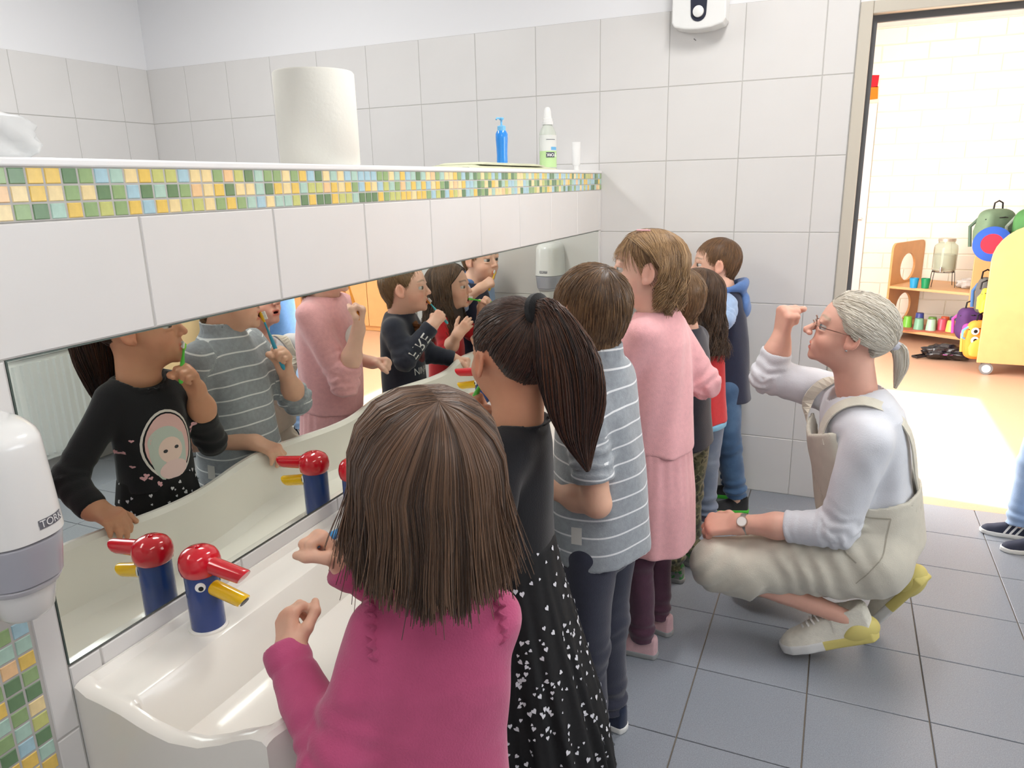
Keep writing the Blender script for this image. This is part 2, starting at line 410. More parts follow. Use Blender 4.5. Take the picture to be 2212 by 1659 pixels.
# ------------------------------------------------------------------ soap dispensers
M_disp = mat('white_dispenser_shell', (234,234,232), .22, coat=.3)
M_smoke = mat('translucent_grey_plastic', (172,173,182), .25, trans=.0, coat=.3)
M_nozz = mat('pale_grey_plastic', (205,205,212), .3)
M_logo = mat('grey_printed_logo', (110,110,118), .6); M_logow = mat('white_print', (236,236,236), .6)
def dispenser(loc, rz, label):
    """local: back on y=0 plane, sticks out to -y"""
    d = empty('soap_dispenser', loc, label, 'dispenser', 'soap dispensers on the tiled walls', rz)
    def shell(z0, z1, w0, w1, dp0, dp1, topround, n=40):
        V = []; zs = [z0, z0+.002] + list(np.linspace(z0+.01, z1-topround, 6)) + [z1-topround*(1-math.sin(a)) for a in np.linspace(.2, math.pi/2, 7)]
        for z in zs:
            q = (z-z0)/(z1-z0); w = w0+(w1-w0)*q; dp = dp0+(dp1-dp0)*q
            k = 1.0
            if z > z1-topround: k = 1-(topround/w)*(1-math.cos(math.asin(min(1, (z-(z1-topround))/topround))))*.9
            if z == z0: k *= .975
            for i in range(n):
                a = math.pi+math.pi*i/(n-1)
                cx, sy = math.cos(a), math.sin(a)
                V.append((w*k*math.copysign(abs(cx)**.75, cx), dp*k*math.copysign(abs(sy)**.75, sy) if i not in (0, n-1) else 0, z))
        F = [(i*n+k, i*n+k+1, (i+1)*n+k+1, (i+1)*n+k) for i in range(len(zs)-1) for k in range(n-1)]
        F += [tuple(reversed(range(n))), tuple((len(zs)-1)*n+k for k in range(n))]
        F += [(i*n, (i+1)*n, (i+1)*n+n-1, i*n+n-1) for i in range(len(zs)-1)]
        return MB().add(V, F)
    shell(.965, 1.115, .0655, .060, .122, .112, .03).obj('shell', M_disp, d, smooth=True)
    shell(.905, .9645, .056, .0635, .112, .120, .004).obj('window', M_smoke, d, smooth=True)
    shell(.893, .9045, .050, .0555, .104, .111, .003).obj('rim', M_nozz, d, smooth=True)
    MB().lathe([(.026, .850), (.033, .858), (.040, .893)], (0, -.062, 0), 28).obj('push_nozzle', M_disp, d, smooth=True)
    MB().lathe([(.0045, 0), (.0045, .0015)], (0, 0, 0), 12).obj('screw', M_logo, d).matrix_local = Matrix.Translation((.047, -.073, .912)) @ Matrix.Rotation(math.radians(50), 4, 'Z') @ Matrix.Rotation(math.radians(90), 4, 'X')
    return d
dispenser((.0065, -2.788, 0), R90, 'white soap dispenser on the mirror wall at the left picture edge')
dispenser((.245, -.0065, 0), 0, 'white soap dispenser on the far tiled wall, seen in the mirror')
# ------------------------------------------------------------------ instant water heater on the far wall
wh = empty('water_heater', (.425, -.0065, 1.968), 'white wall box with dark dial panel high on the far wall', 'water heater')
MB().prism([(-.105, .02), (-.095, .004), (-.05, -.008), (0, -.011), (.05, -.008), (.095, .004), (.105, .02), (.105, .40), (-.105, .40)], 1, -.095, 0).obj('housing', M_white_pl, wh, bevel=.006)
pan = MB().prism([(.030*math.cos(a), .047+.030*math.sin(a)) for a in np.linspace(math.pi, 2*math.pi, 14)]+[(.033, .12), (-.033, .12)], 1, -.0975, -.094).obj('dial_panel', mat('dark_blue_panel', (36,40,58), .4), wh)
kn = MB().lathe([(.021, 0), (.021, .010), (.018, .012)], n=24).obj('knob', M_white_pl, pan, smooth=True); kn.matrix_local = Matrix.Translation((0, -.0965, .052)) @ Matrix.Rotation(R90, 4, 'X')
MB().box(-.0018, .0018, -.1105, -.1085, .034, .070).obj('pointer', M_black, kn).matrix_parent_inverse = kn.matrix_local.inverted()
# ------------------------------------------------------------------ things on the ledge
M_paper = mat('white_tissue_paper', (240,238,228), .95, bump=.25, bscale=90)
pr = empty('paper_roll', (-.095, -1.875, ZL), 'big white paper towel roll standing on the ledge', 'paper roll')
MB().lathe([(.086, 0), (.089, .004), (.0895, .10), (.089, .196), (.086, .20), (.034, .2005), (.032, .196)], n=56).obj('roll', M_paper, pr, smooth=True)
MB().lathe([(.0042, .1), (.0042, .2085), (.0025, .2105)], (.0, 0, 0), 10).obj('blue_core_tip', mat('blue_card', (40,70,150), .8), pr)
M_pump = mat('blue_translucent_soap', (48,142,232), .18, coat=.4); M_pumpl = mat('light_blue_plastic', (120,190,236), .3)
pb = empty('pump_bottle', (-.085, -.885, ZL), 'small blue pump bottle on the ledge', 'bottle')
MB().lathe([(.018, 0), (.0195, .004), (.0185, .05), (.0195, .075), (.021, .10), (.021, .118), (.0155, .128)], n=24, sx=1.0).obj('bottle', M_pump, pb, smooth=True)
MB().lathe([(.0145, .128), (.0145, .142), (.010, .145)], n=20).obj('collar', M_pumpl, pb, smooth=True)
MB().tube([(0, 0, .144), (0, 0, .165)], .0035, 8).lathe([(.008, .163), (.009, .168), (.007, .171)], n=14).tube([(0, 0, .168), (-.006, -.022, .168), (-.007, -.026, .163)], .003, 8).obj('pump_head', M_pumpl, pb, smooth=True)
tb = empty('soap_refill_bottle', (-.095, -.415, ZL), 'clear soap refill bottle with white cap and green label on the ledge', 'bottle')
M_clear = mat('clear_pale_plastic', (226,232,222), .15, trans=.35, ior=1.2)
MB().lathe([(.038, 0), (.042, .006), (.042, .125), (.040, .145), (.028, .165), (.019, .175)], n=32, sx=.8).obj('bottle', M_clear, tb, smooth=True)
MB().lathe([(.0225, .175), (.0225, .187), (.0195, .188), (.0185, .198), (.016, .2), (.014, .225), (.010, .238), (.004, .242)], n=24).obj('cap', M_white_pl, tb, smooth=True)
def wrap(r, sx, a0, a1, z0, z1, n=16):
    V = []; F = []
    for k in range(n+1):
        a = a0+(a1-a0)*k/n
        for z in (z0, z1): V.append((r*sx*math.cos(a), r*math.sin(a), z))
    return MB().add(V, [(2*k, 2*k+2, 2*k+3, 2*k+1) for k in range(n)])
lb = wrap(.0424, .8, -2.3, 1.0, .012, .075).obj('green_label', mat('green_label_paper', (190,222,160), .5), tb, smooth=True)
wrap(.0424, .8, -2.3, 1.0, .075, .135).obj('upper_label', mat('pale_label_paper', (222,224,220), .5), tb, smooth=True)
wrap(.0429, .8, -.75, .1, .078, .090).obj('blue_stripe', mat('blue_print', (110,180,226), .5), tb, smooth=True)
wrap(.0429, .8, -1.3, -.2, .117, .119).obj('dark_line', mat('dark_print', (70,72,90), .6), tb)
lp = wrap(.0429, .8, -1.32, -.28, .050, .070).obj('logo_plate', bpy.data.materials['dark_print'], tb, smooth=True)
an = -.80; tx = add('lettering', text_mesh('TORK', .0155, .0001, .0004), M_logow, lp)
tx.matrix_local = Matrix.Translation((.0432*.8*math.cos(an)+.004, .0432*math.sin(an)-.003, .060)) @ Matrix.Rotation(R90+an, 4, 'Z') @ Matrix.Rotation(R90, 4, 'X') @ Matrix.Rotation(math.pi, 4, 'Z')
tu = empty('cream_tube', (-.08, -.105, ZL), 'small white cream tube standing on its cap at the end of the ledge', 'tube', rz=math.radians(-70))
MB().lathe([(.013, 0), (.013, .022)], n=16).obj('cap', M_white_pl, tu, smooth=True)
V = []; zz = [.022, .03, .07, .10, .118, .122]
for z, a, b in zip(zz, [.014, .018, .0185, .0185, .0185, .0185], [.014, .017, .012, .006, .0015, .0015]):
    V += [(a*.45*math.cos(t)+b*.6*0, 0, 0) for t in ()] + [(b*math.cos(t), a*math.sin(t), z) for t in np.linspace(0, 2*math.pi, 20, endpoint=False)]
F = [(i*20+k, i*20+(k+1) % 20, (i+1)*20+(k+1) % 20, (i+1)*20+k) for i in range(5) for k in range(20)] + [tuple(range(20)), tuple(range(100, 120))]
MB().add(V, F).obj('tube_body', mat('white_tube_plastic', (232,232,230), .35), tu, smooth=True)
add('lettering', text_mesh('CREME', .008, .0001), bpy.data.materials['dark_print'], tu).matrix_local = Matrix.Translation((.0168, -.003, .034)) @ Matrix.Rotation(math.radians(72), 4, 'Z') @ Matrix.Rotation(R90, 4, 'X') if 0 else Matrix.Translation((.5, .5, -5))
bpy.data.objects.remove([o for o in bpy.data.objects if o.name.startswith('lettering')][-1], do_unlink=True)
M_towel = mat('pale_green_cloth', (206,208,180), .95, bump=.4, bscale=250)
for k, (y0, y1, z, s, lab) in enumerate(((-1.30, -.55, ZL+.0005, 1, 'pale green folded cloth lying flat on the ledge, lower one'), (-1.22, -.68, ZL+.0104, .9, 'pale green folded cloth lying on top of the other on the ledge'))):
    V = []; n = 24; xs_ = [-.165, -.15, -.03, -.004]
    for i in range(n+1):
        q = i/n; y = y0+(y1-y0)*q; th = .009*min(1, 14*q*(1-q)+.2)*s
        off = .004*math.sin(9*q+k)
        for x in xs_: V.append((x+off*.5, y, z))
        for x in reversed(xs_): V.append((x+off*.5, y, z+th*(1 if -.16 < x < -.01 else .45)+.0008))
    F = [(i*8+j, i*8+(j+1) % 8, (i+1)*8+(j+1) % 8, (i+1)*8+j) for i in range(n) for j in range(8)] + [tuple(range(8)), tuple(range(n*8, n*8+8))]
    MB().add(V, F).obj('folded_cloth', M_towel, smooth=True, label=lab, cat='cloth')
# crumpled plastic bag at the left end of the ledge
def bag_mesh():
    bm = bmesh.new(); bmesh.ops.create_icosphere(bm, subdivisions=4, radius=1)
    for v in bm.verts:
        p = v.co; f = 1+.08*math.sin(5*p.x+3*p.y)*math.sin(5*p.z+2)+.05*math.sin(9*p.y+7*p.z+4*p.x)+.02*math.sin(23*p.z-9*p.y)
        v.co = Vector((p.x*.075*f, p.y*.13*f, max(p.z*.046*f, -.028)))
    me = bpy.data.meshes.new('bag'); bm.to_mesh(me); bm.free(); me.polygons.foreach_set('use_smooth', np.ones(len(me.polygons), bool)); return me
add('plastic_bag', bag_mesh(), mat('crinkled_clear_plastic', (238,240,240), .25, trans=.3, ior=1.1), loc=(-.09, -2.675, ZL+.0285), label='crumpled clear plastic bag at the left end of the ledge', cat='bag')
# ------------------------------------------------------------------ radiator, ceiling lamps, door leaf
M_rad = mat('white_radiator_enamel', (232,236,234), .3)
rd = empty('radiator', (XR, -1.2, .12), 'white ribbed panel radiator under the window, seen in the mirror', 'radiator')
MB().box(-.10, -.03, -.62, .62, 0, .52).obj('panel', M_rad, rd, bevel=.006)
for k in range(31): MB().prism([(-.100, -.61+k*.04), (-.110, -.604+k*.04), (-.110, -.592+k*.04), (-.100, -.586+k*.04)], 2, .03, .49).obj('rib', M_rad, rd)
MB().box(-.115, -.025, -.62, .62, .52, .535).obj('top_grille', M_rad, rd, bevel=.003)
for yy in (-.45, .40): MB().box(-.03, -.001, yy, yy+.05, .1, .45).obj('wall_bracket', M_rad, rd)
M_lamp = mat('lit_lamp_diffuser', (255,255,255), .5, emit=(1, .985, .96), estr=9)
def ceiling_lamp(x, y, w, d, label, e):
    c = empty('ceiling_lamp', (x, y, ZC), label, 'lamp', 'ceiling lamps')
    MB().box(-w/2-.02, w/2+.02, -d/2-.02, d/2+.02, -.06, 0).obj('lamp_housing', M_white_pl, c, bevel=.004)
    MB().box(-w/2, w/2, -d/2, d/2, -.068, -.0605).obj('diffuser', M_lamp, c)
    light('lamp_light', 'AREA', (x, y, ZC-.075), (0, 0, 0), e, (1, .985, .96), w, d).parent = None
ceiling_lamp(.80, -1.20, .22, .70, 'rectangular ceiling lamp above the middle of the washroom', 20)
ceiling_lamp(1.25, -3.55, .35, 1.3, 'rectangular ceiling lamp behind the photographer', 9)
ceiling_lamp(-1.4, -1.6, .35, 1.3, 'added ceiling panel brightening the space behind the partition, out of view', 30)  # added out of view to brighten the dark space behind the partition
M_door = mat('pale_beech_door', (214,186,140), .4, noise=.06, nscale=8)
dl = empty('door_2', (DX1+.02, -.005, .0), rz=math.radians(-78)); dl['kind'] = 'structure'
MB().box(.0, .86, -.02, .02, .008, 1.955).obj('door_leaf', M_door, dl, bevel=.003)
MB().box(.0, .86, -.0215, .0215, .008, .055).obj('gap_shadow_strip', M_gasket_shade, dl)  # dark strip standing in for the gap shadow under the leaf
MB().tube([(.80, -.02, 1.02), (.80, -.065, 1.02), (.68, -.065, 1.02)], .009, 10).tube([(.80, .02, 1.02), (.80, .065, 1.02), (.68, .065, 1.02)], .009, 10).obj('handle', M_chrome, dl, smooth=True)
# ------------------------------------------------------------------ next room
NX0, NX1, NY1, NZ = .30, 4.6, 4.36, 2.62
MB().box(NX0-.1, NX1+.1, .10, NY1+.1, -.06, -.001).obj('floor_lino', M_lino, kind='structure')
MB().box(NX0-.1, NX1+.1, .12, NY1+.1, NZ, NZ+.1).obj('ceiling_next_room', M_ceil, kind='structure')
GY0, GY1 = .22, 2.20   # unseen opening added in the left wall for the sun patch
MB().box(NX0-.1, NX0, .12, GY0, -.06, NZ).box(NX0-.1, NX0, GY1, NY1+.1, -.06, NZ).box(NX0-.1, NX0, GY0, GY1, 2.3, NZ).obj('wall_garden', M_paint, kind='structure')
gd = MB()
for a in (GY0, GY1-.08): gd.box(NX0-.07, NX0-.02, a, a+.08, 0, 2.3)
gd.box(NX0-.07, NX0-.02, GY0, GY1, 0, .07).box(NX0-.07, NX0-.02, GY0, GY1, 2.22, 2.3)
gd.obj('window_added', M_white_pl, kind='structure')  # frame of the added opening, out of view
MB().box(NX1, NX1+.1, .12, NY1+.1, -.06, NZ).obj('wall_right_next_room', M_paint, kind='structure')
# far block wall, glazed door at its left
QX = 1.215; QZ = 2.0
M_brick = mat('cream_painted_brick', (246,242,228), .75, bump=.1, bscale=60)
M_joint = mat('cream_painted_joint', (238,232,214), .9)
wb = MB().box(QX, NX1, NY1+.004, NY1+.1, -.06, NZ).box(NX0, QX, NY1+.004, NY1+.1, QZ, NZ).obj('wall_brick', M_joint, kind='structure')
bw, bh = .365, .1375
for r in range(19):
    z0 = r*bh; x = NX0-(bw/2 if r % 2 else 0)
    while x < 3.2:
        a, b = max(x, NX0), x+bw
        if z0 < QZ-.02: a = max(a, QX)
        if b-a > .03:
            t = add('brick', tile_mesh(round(b-a-.008, 3), bh-.008, .009, .003), M_brick, wb); t.matrix_local = Matrix.Translation((a+.004, NY1+.006, z0+.004))
        x += bw
gdr = MB()
for a in (NX0, QX-.075): gdr.box(a, a+.075, NY1-.03, NY1+.05, 0, QZ)
gdr.box(NX0+.075, QX-.075, NY1-.03, NY1+.05, QZ-.075, QZ).box(NX0+.075, QX-.075, NY1-.03, NY1+.05, 0, .12)
door_1 = gdr.obj('door_1', M_white_pl, bevel=.004, kind='structure')
MB().box(NX0+.075, QX-.075, NY1+.005, NY1+.015, .12, QZ-.075).obj('pane', mat('window_glass', (245,250,250), .02, trans=1, ior=1.05), door_1)
MB().tube([(QX-.04, NY1-.035, 1.0), (QX-.04, NY1-.08, 1.0), (QX-.15, NY1-.08, 1.0)], .009, 8).obj('handle', M_chrome, door_1, smooth=True)
# outside: terrace, hedge and a garden bin behind the glass
MB().box(-6, NX0-.1, -3, 12, -.3, -.05).box(NX0-.1, 6, NY1+.1, 12, -.3, -.05).obj('terrace', mat('pale_paving', (206,200,190), .9), kind='structure')
add('garden_bench', MB().box(.2, 1.25, 5.6, 6.0, .40, .46).box(.2, 1.25, 6.0, 6.05, .46, .95).box(.25, .31, 5.62, 5.98, -.05, .40).box(1.12, 1.18, 5.62, 5.98, -.05, .40).mesh('garden_bench', bevel=.01), mat('dark_grey_wood', (70,74,80), .7), label='dark garden bench outside, glimpsed through the far glazed door', cat='bench')
# coloured paper sheets pinned above the glazed door
def sheet(x, z, w, h, col, rot, lab):
    o = MB().box(-w/2, w/2, -.0008, 0, -h/2, h/2).obj('paper_sheet', mat('paper_'+col[0], col[1], .8), label=lab, cat='paper', group='paper sheets on the brick wall')
    o.location = (x, NY1-.0042, z); o.rotation_euler = (0, rot, 0)
sheet(1.11, 2.19, .19, .10, ('red', (206,30,46)), .06, 'red paper sheet pinned above the orange one by the doorway')
sheet(1.125, 2.085, .17, .105, ('orange', (244,128,28)), -.05, 'orange paper sheet pinned below the red one by the doorway')
# ------------------------------------------------------------------ wooden drinks shelf
M_beech = mat('beech_laminate', (212,156,100), .4, noise=.05, nscale=10)
M_beechd = mat('beech_panel', (216,164,110), .4, noise=.04, nscale=10)
sh = empty('drinks_shelf', (1.84, 3.95, 0), 'low wooden drinks shelf with oval cut-outs against the brick wall', 'shelf'); SHR = math.radians(-28); sh.rotation_euler = (0, 0, SHR)
def oval_panel(x):
    # side panel in y-z with two rounded openings, real holes
    y0, y1, z0, z1 = -.30, .30, .03, .82
    bm = bmesh.new()
    def loop(pts): return [bm.verts.new((x-.009, a, b)) for a, b in pts]
    out = [(y0, z0), (y1, z0), (y1, z1-.06)]+[(y1-.06+.06*math.cos(t), z1-.06+.06*math.sin(t)) for t in np.linspace(0, R90, 6)]+[(y0+.06-.06*math.cos(t), z1-.06+.06*math.sin(t)) for t in np.linspace(R90, 0, 6)]
    es = []
    L = loop(out); es += [bm.edges.new((L[i], L[(i+1) % len(L)])) for i in range(len(L))]
    for zc, hh in ((.60, .12), (.25, .12)):
        H = loop([(0+.14*math.cos(t), zc+hh*math.sin(t)) for t in np.linspace(0, 2*math.pi, 28, endpoint=False)]); es += [bm.edges.new((H[i], H[(i+1) % len(H)])) for i in range(len(H))]
    bmesh.ops.triangle_fill(bm, use_beauty=True, use_dissolve=False, edges=es)
    ret = bmesh.ops.extrude_face_region(bm, geom=bm.faces[:]); bmesh.ops.translate(bm, verts=[v for v in ret['geom'] if isinstance(v, bmesh.types.BMVert)], vec=(.018, 0, 0))
    bmesh.ops.recalc_face_normals(bm, faces=bm.faces)
    me = bpy.data.meshes.new('side_panel'); bm.to_mesh(me); bm.free(); return me
add('side_panel', oval_panel(-.30), M_beech, sh); add('side_panel', oval_panel(.36), M_beech, sh)
MB().box(-.29, .35, -.32, .30, .44, .462).obj('shelf_board', M_beechd, sh, bevel=.002)
MB().box(-.29, .35, -.32, .30, .075, .10).obj('shelf_board', M_beechd, sh, bevel=.002)
for a, b in ((-.27, -.25), (.33, -.25), (-.27, .25), (.33, .25)): MB().lathe([(.022, 0), (.028, .012), (.022, .03)], (a, b, 0), 14).obj('caster', M_black, sh)
def W(o_, loc): o_.location = loc; return o_
def cup(name, x, y, z, r, h, col, lab, group, down=False):
    pr_ = [(r*.78, 0), (r, h), (r*.93, h), (r*.72, .004), (.0001, .004)]
    if down: pr_ = [(r, 0), (r*.78, h-.004), (r*.7, h), (.0001, h)]
    o = MB().lathe(pr_, n=18).obj(name, mat('plastic_'+lab.split()[0]+'_'+str(round(x*100)), col, .3), smooth=True, label=lab, cat='cup', group=group); o.location = (x, y, z)
G1 = 'cups on the drinks shelf'
cup('cup', 1.615, 3.72, .462, .036, .082, (40,150,200), 'light blue clear cup on the upper shelf board', G1)
cup('cup', 1.70, 3.715, .462, .036, .082, (30,140,90), 'green clear cup beside the blue one on the upper shelf board', G1)
lower = [(1.61, 3.83, (120,190,70), 'lime green upturned cup at the left of the tray'), (1.705, 3.90, (70,80,150), 'blue patterned tall cup behind on the tray'), (1.69, 3.74, (130,180,150), 'sage green upturned cup in the front row of the tray'),
         (1.78, 3.72, (180,214,190), 'mint upturned cup in the front row of the tray'), (1.80, 3.85, (110,160,70), 'olive green cup in the back row of the tray'), (1.865, 3.77, (226,90,110), 'pink upturned cup on the tray'), (1.925, 3.70, (236,214,110), 'yellow upturned cup in the front row of the tray'),
         (1.90, 3.90, (226,100,60), 'orange cup in the back row of the tray'), (2.015, 3.75, (80,110,140), 'slate blue cup at the right end of the tray'), (1.97, 3.92, (90,130,150), 'grey blue cup in the back row of the tray')]
tray = MB().box(1.56, 2.10, 3.66, 3.98, .1005, .108).obj('tray', mat('red_print_tray', (196,110,90), .5), bevel=.003, label='flat reddish tray under the cups on the lower shelf board', cat='tray')
for x, y, c, l in lower: cup('cup', x, y, .1085, .040, .115 if 'tall' in l else .092, c, l, G1, True)
# glass drinks dispenser on a wire stand
M_wire = mat('dark_wire', (70,66,60), .4, metal=.8)
js = empty('wire_stand', (1.835, 3.86, .462), 'thin wire stand under the glass drinks jar', 'stand')
w = MB()
for sx in (-.075, .075):
    for sy in (-.075, .075): w.tube([(sx*1.15, sy*1.15, .003), (sx, sy, .125)], .003, 6)
w.tube([(.085*math.cos(t), .085*math.sin(t), .125) for t in np.linspace(0, 2*math.pi, 25)], .003, 6, False).tube([(-.085, 0, .125), (.085, 0, .125)], .0025, 6).tube([(0, -.085, .125), (0, .085, .125)], .0025, 6)
w.obj('wire_frame', M_wire, js)
jar = empty('drinks_jar', (1.835, 3.86, .462+.129), 'glass drinks jar with lid and tap on the shelf', 'jar')
MB().lathe([(.07, 0), (.088, .01), (.09, .03), (.09, .19), (.085, .215), (.062, .235), (.062, .255), (.058, .255), (.058, .235), (.081, .212), (.085, .19), (.085, .03), (.08, .012), (.0001, .008)], n=32).obj('glass', mat('clear_glass', (235,242,232), .03, trans=.85, ior=1.25), jar, smooth=True)
MB().lathe([(.083, .013), (.0845, .03), (.0845, .14), (.0001, .1405)], n=28).obj('drink', mat('pale_lemonade', (232,226,206), .2, trans=.3, ior=1.2), jar, smooth=True)
MB().lathe([(.066, .250), (.066, .272), (.060, .275), (.0001, .275)], n=28).obj('lid', mat('brushed_lid', (196,190,176), .35, metal=.6), jar, smooth=True)
MB().tube([(-.03, -.085, .03), (-.035, -.125, .03)], .011, 10).tube([(-.035, -.12, .045), (-.035, -.12, .005)], .008, 10).obj('spigot', M_chrome, jar, smooth=True)
def crumple(name, loc, rx, ry, rz, m, seed, lab, cat):
    r_ = np.random.default_rng(seed); ph = r_.uniform(0, 6, 9)
    bm = bmesh.new(); bmesh.ops.create_icosphere(bm, subdivisions=4, radius=1)
    for v in bm.verts:
        p = v.co; f = 1+.16*math.sin(5*p.x+ph[0])*math.sin(4*p.y+ph[1])+.12*math.sin(9*p.y+7*p.z+ph[2])+.08*math.sin(17*p.x-12*p.y+ph[3])
        v.co = Vector((p.x*rx*f, p.y*ry*f, max(p.z*f, -.8)*rz))
    me = bpy.data.meshes.new(name); bm.to_mesh(me); bm.free(); me.polygons.foreach_set('use_smooth', np.ones(len(me.polygons), bool))
    return add(name, me, m, loc=(loc[0], loc[1], loc[2]+.8*rz), label=lab, cat=cat)
crumple('crumpled_bag', (2.03, 3.80, .462), .085, .06, .045, mat('grey_clear_foil', (190,184,178), .3), 3, 'crumpled grey plastic bag on the upper shelf board', 'bag')
M_seq = mat('black_sequins', (24,22,26), .25, noise=.9, nscale=90, spec=.9, bump=.8, bscale=120)
sb = empty('sequin_backpack', (1.84, 3.12, 0), 'small black sequin backpack lying on the linoleum floor', 'backpack')
crumple('bag_body', (0, 0, 0), .16, .11, .062, M_seq, 5, None, None).parent = sb
MB().tube([(-.14, -.05, .02), (-.2, -.08, .012), (-.23, -.04, .012), (-.2, -.01, .012), (-.14, .02, .02)], .009, 6).obj('strap', M_seq, sb)
MB().tube([(.14, 0, .05), (.18, -.02, .075), (.195, -.03, .05), (.17, -.04, .02)], .007, 6).obj('handle', M_black, sb)
MB().tube([(-.1, -.085, .06), (-.02, -.105, .05), (.06, -.10, .055)], .004, 6).obj('zip', mat('rainbow_zip', (170,90,150), .3), sb)
# ------------------------------------------------------------------ wardrobe cart with backpacks
ct = empty('wardrobe_cart', (2.50, 2.9, 0), 'wooden cloakroom cart on wheels with backpacks hanging on it', 'cart')
pn = [(2.025, .085), (2.9, .085), (2.9, 1.05), (2.30, 1.05)]+[(2.025+.275*(1-math.sin(t)), .80+.25*math.cos(t)) for t in np.linspace(.2, R90, 8)]
MB().prism([(a-2.55, b) for a, b in pn], 1, -.25, -.228).obj('side_panel', M_beechd, ct, bevel=.003)
MB().prism([(a-2.55, b) for a, b in pn], 1, .45, .472).obj('side_panel', M_beechd, ct, bevel=.003)
MB().box(-.36, .35, -.228, .45, .40, .42).obj('shelf_board', M_beech, ct, bevel=.002)
MB().box(-.02, .0, -.228, .45, .10, 1.0).obj('back_panel', M_beech, ct)
MB().box(-.36, .35, -.228, .45, .10, .12).obj('base_board', M_beech, ct, bevel=.002)
MB().box(-.42, -.36, -.228, .45, .78, .80).obj('hook_rail', M_beech, ct)
for sx in (-.46, .28):
    for sy in (-.20, .42):
        wl = MB().tube([(sx, sy-.035, .042), (sx, sy-.005, .042)], .042, 24).obj('wheel', mat('grey_wheel', (120,120,120), .5) if 'grey_wheel' not in bpy.data.materials else bpy.data.materials['grey_wheel'], ct, smooth=True)
        MB().tube([(sx, sy-.038, .042), (sx, sy-.034, .042)], .028, 20).obj('hub', M_white_pl, wl)
        MB().box(sx-.03, sx+.03, sy-.002, sy+.012, .042, .10).obj('fork', M_black, ct)
def backpack(loc, w, d, h, col, accent, lab, seed=1, rz=0, tilt=0):
    b = empty('backpack', loc, lab, 'backpack', 'backpacks on the cart', rz); b.rotation_euler = (0, tilt, rz)
    m1 = mat('fabric_'+str(seed), col, .8, noise=.08, nscale=20, bump=.2, bscale=150); m2 = mat('trim_fabric_'+str(seed), accent, .7)
    def blob(w, d, h, cz, cy):
        bm = bmesh.new(); bmesh.ops.create_icosphere(bm, subdivisions=4, radius=1)
        for v in bm.verts:
            p = v.co; q = [math.copysign(abs(c)**.55, c) for c in p]
            f = 1+.03*math.sin(7*q[0]+seed)+.03*math.sin(6*q[2]+2*seed)
            v.co = Vector((q[0]*w*f*(1-.12*max(q[2], 0)), q[1]*d*f+cy, q[2]*h+cz))
        me = bpy.data.meshes.new('bag'); bm.to_mesh(me); bm.free(); me.polygons.foreach_set('use_smooth', np.ones(len(me.polygons), bool)); return me
    add('main_bag', blob(w, d, h, -h, 0), m1, b); add('front_pocket', blob(w*.8, d*.45, h*.5, -h*1.35, -d*.9), m2, b)
    MB().tube([(-.035, 0, -.01), (-.03, 0, .04), (0, 0, .055), (.03, 0, .04), (.035, 0, -.01)], .006, 8).obj('top_loop', M_black, b, smooth=True)
    for s in (-1, 1): MB().tube([(s*w*.5, d*.8, -.05), (s*w*.95, d*1.2, -h*.8), (s*w*.9, d, -h*1.7)], .012, 8).obj('strap', m2, b, smooth=True)
    MB().tube([(-w*.9, -d*.5, -h*.45), (0, -d*1.03, -h*.35), (w*.9, -d*.5, -h*.45)], .004, 6).obj('zip', M_black, b)
    return b
backpack((2.03, 3.03, 1.135), .13, .08, .16, (96,116,92), (70,90,74), 'olive green backpack with black loops, topmost on the cart', 1, .5)
backpack((2.20, 2.86, 1.14), .11, .075, .15, (62,110,58), (110,120,110), 'grass green backpack with grey stripes resting on the cart panel', 2, .9)
backpack((2.00, 2.90, .66), .05, .05, .13, (90,88,84), (60,100,150), 'grey and blue backpack hanging under the hat', 3, .4)
backpack((2.06, 2.80, .68), .04, .05, .15, (60,140,190), (40,60,110), 'light blue backpack hanging behind the wooden panel', 4, .2)
backpack((1.945, 3.00, .42), .085, .07, .12, (78,44,96), (196,70,150), 'purple backpack with pink straps at the left of the cart', 5, .2)
backpack((1.985, 2.76, .60), .028, .03, .09, (220,190,60), (230,200,70), 'small yellow pouch hanging on the cart', 6, .1)
cap_ = empty('sun_hat', (1.985, 2.775, .905), 'blue sun hat with a red lining hanging on the backpacks', 'hat'); cap_.rotation_euler = (math.radians(82), math.radians(-12), math.radians(-14))
M_hat = mat('blue_cotton', (32,70,150), .85, bump=.2, bscale=200)
MB().lathe([(.118, -.004), (.12, .0), (.095, .012), (.07, .018), (.068, .016), (.094, .008)], n=36).obj('brim', M_hat, cap_, smooth=True)
MB().lathe([(.07, .016), (.062, .010), (.045, -.006), (.02, -.014), (.0001, -.016)], n=32).obj('crown', mat('red_cotton', (206,30,50), .85), cap_, smooth=True)
# orange monster-shaped children's backpack: kept as a plain orange bag
ob = backpack((1.985, 2.735, .375), .10, .045, .14, (246,140,50), (250,170,70), 'bright orange small backpack low on the cart', 7, .25)
for sx, sz in ((-.055, -.07), (-.05, -.135)):
    e = MB().lathe([(.026, 0), (.026, .004), (.02, .007)], n=20).obj('round_patch', M_eyew, ob); e.matrix_local = Matrix.Translation((sx, -.047, sz)) @ Matrix.Rotation(R90, 4, 'X')
    q = MB().lathe([(.013, .006), (.013, .009)], n=16).obj('dot', M_black, e)
MB().tube([(-.085, 0, -.05), (-.125, -.02, -.07), (-.125, -.02, -.12), (-.085, 0, -.14)], .008, 8).obj('side_loop', mat('sky_strap', (110,180,220), .7), ob)
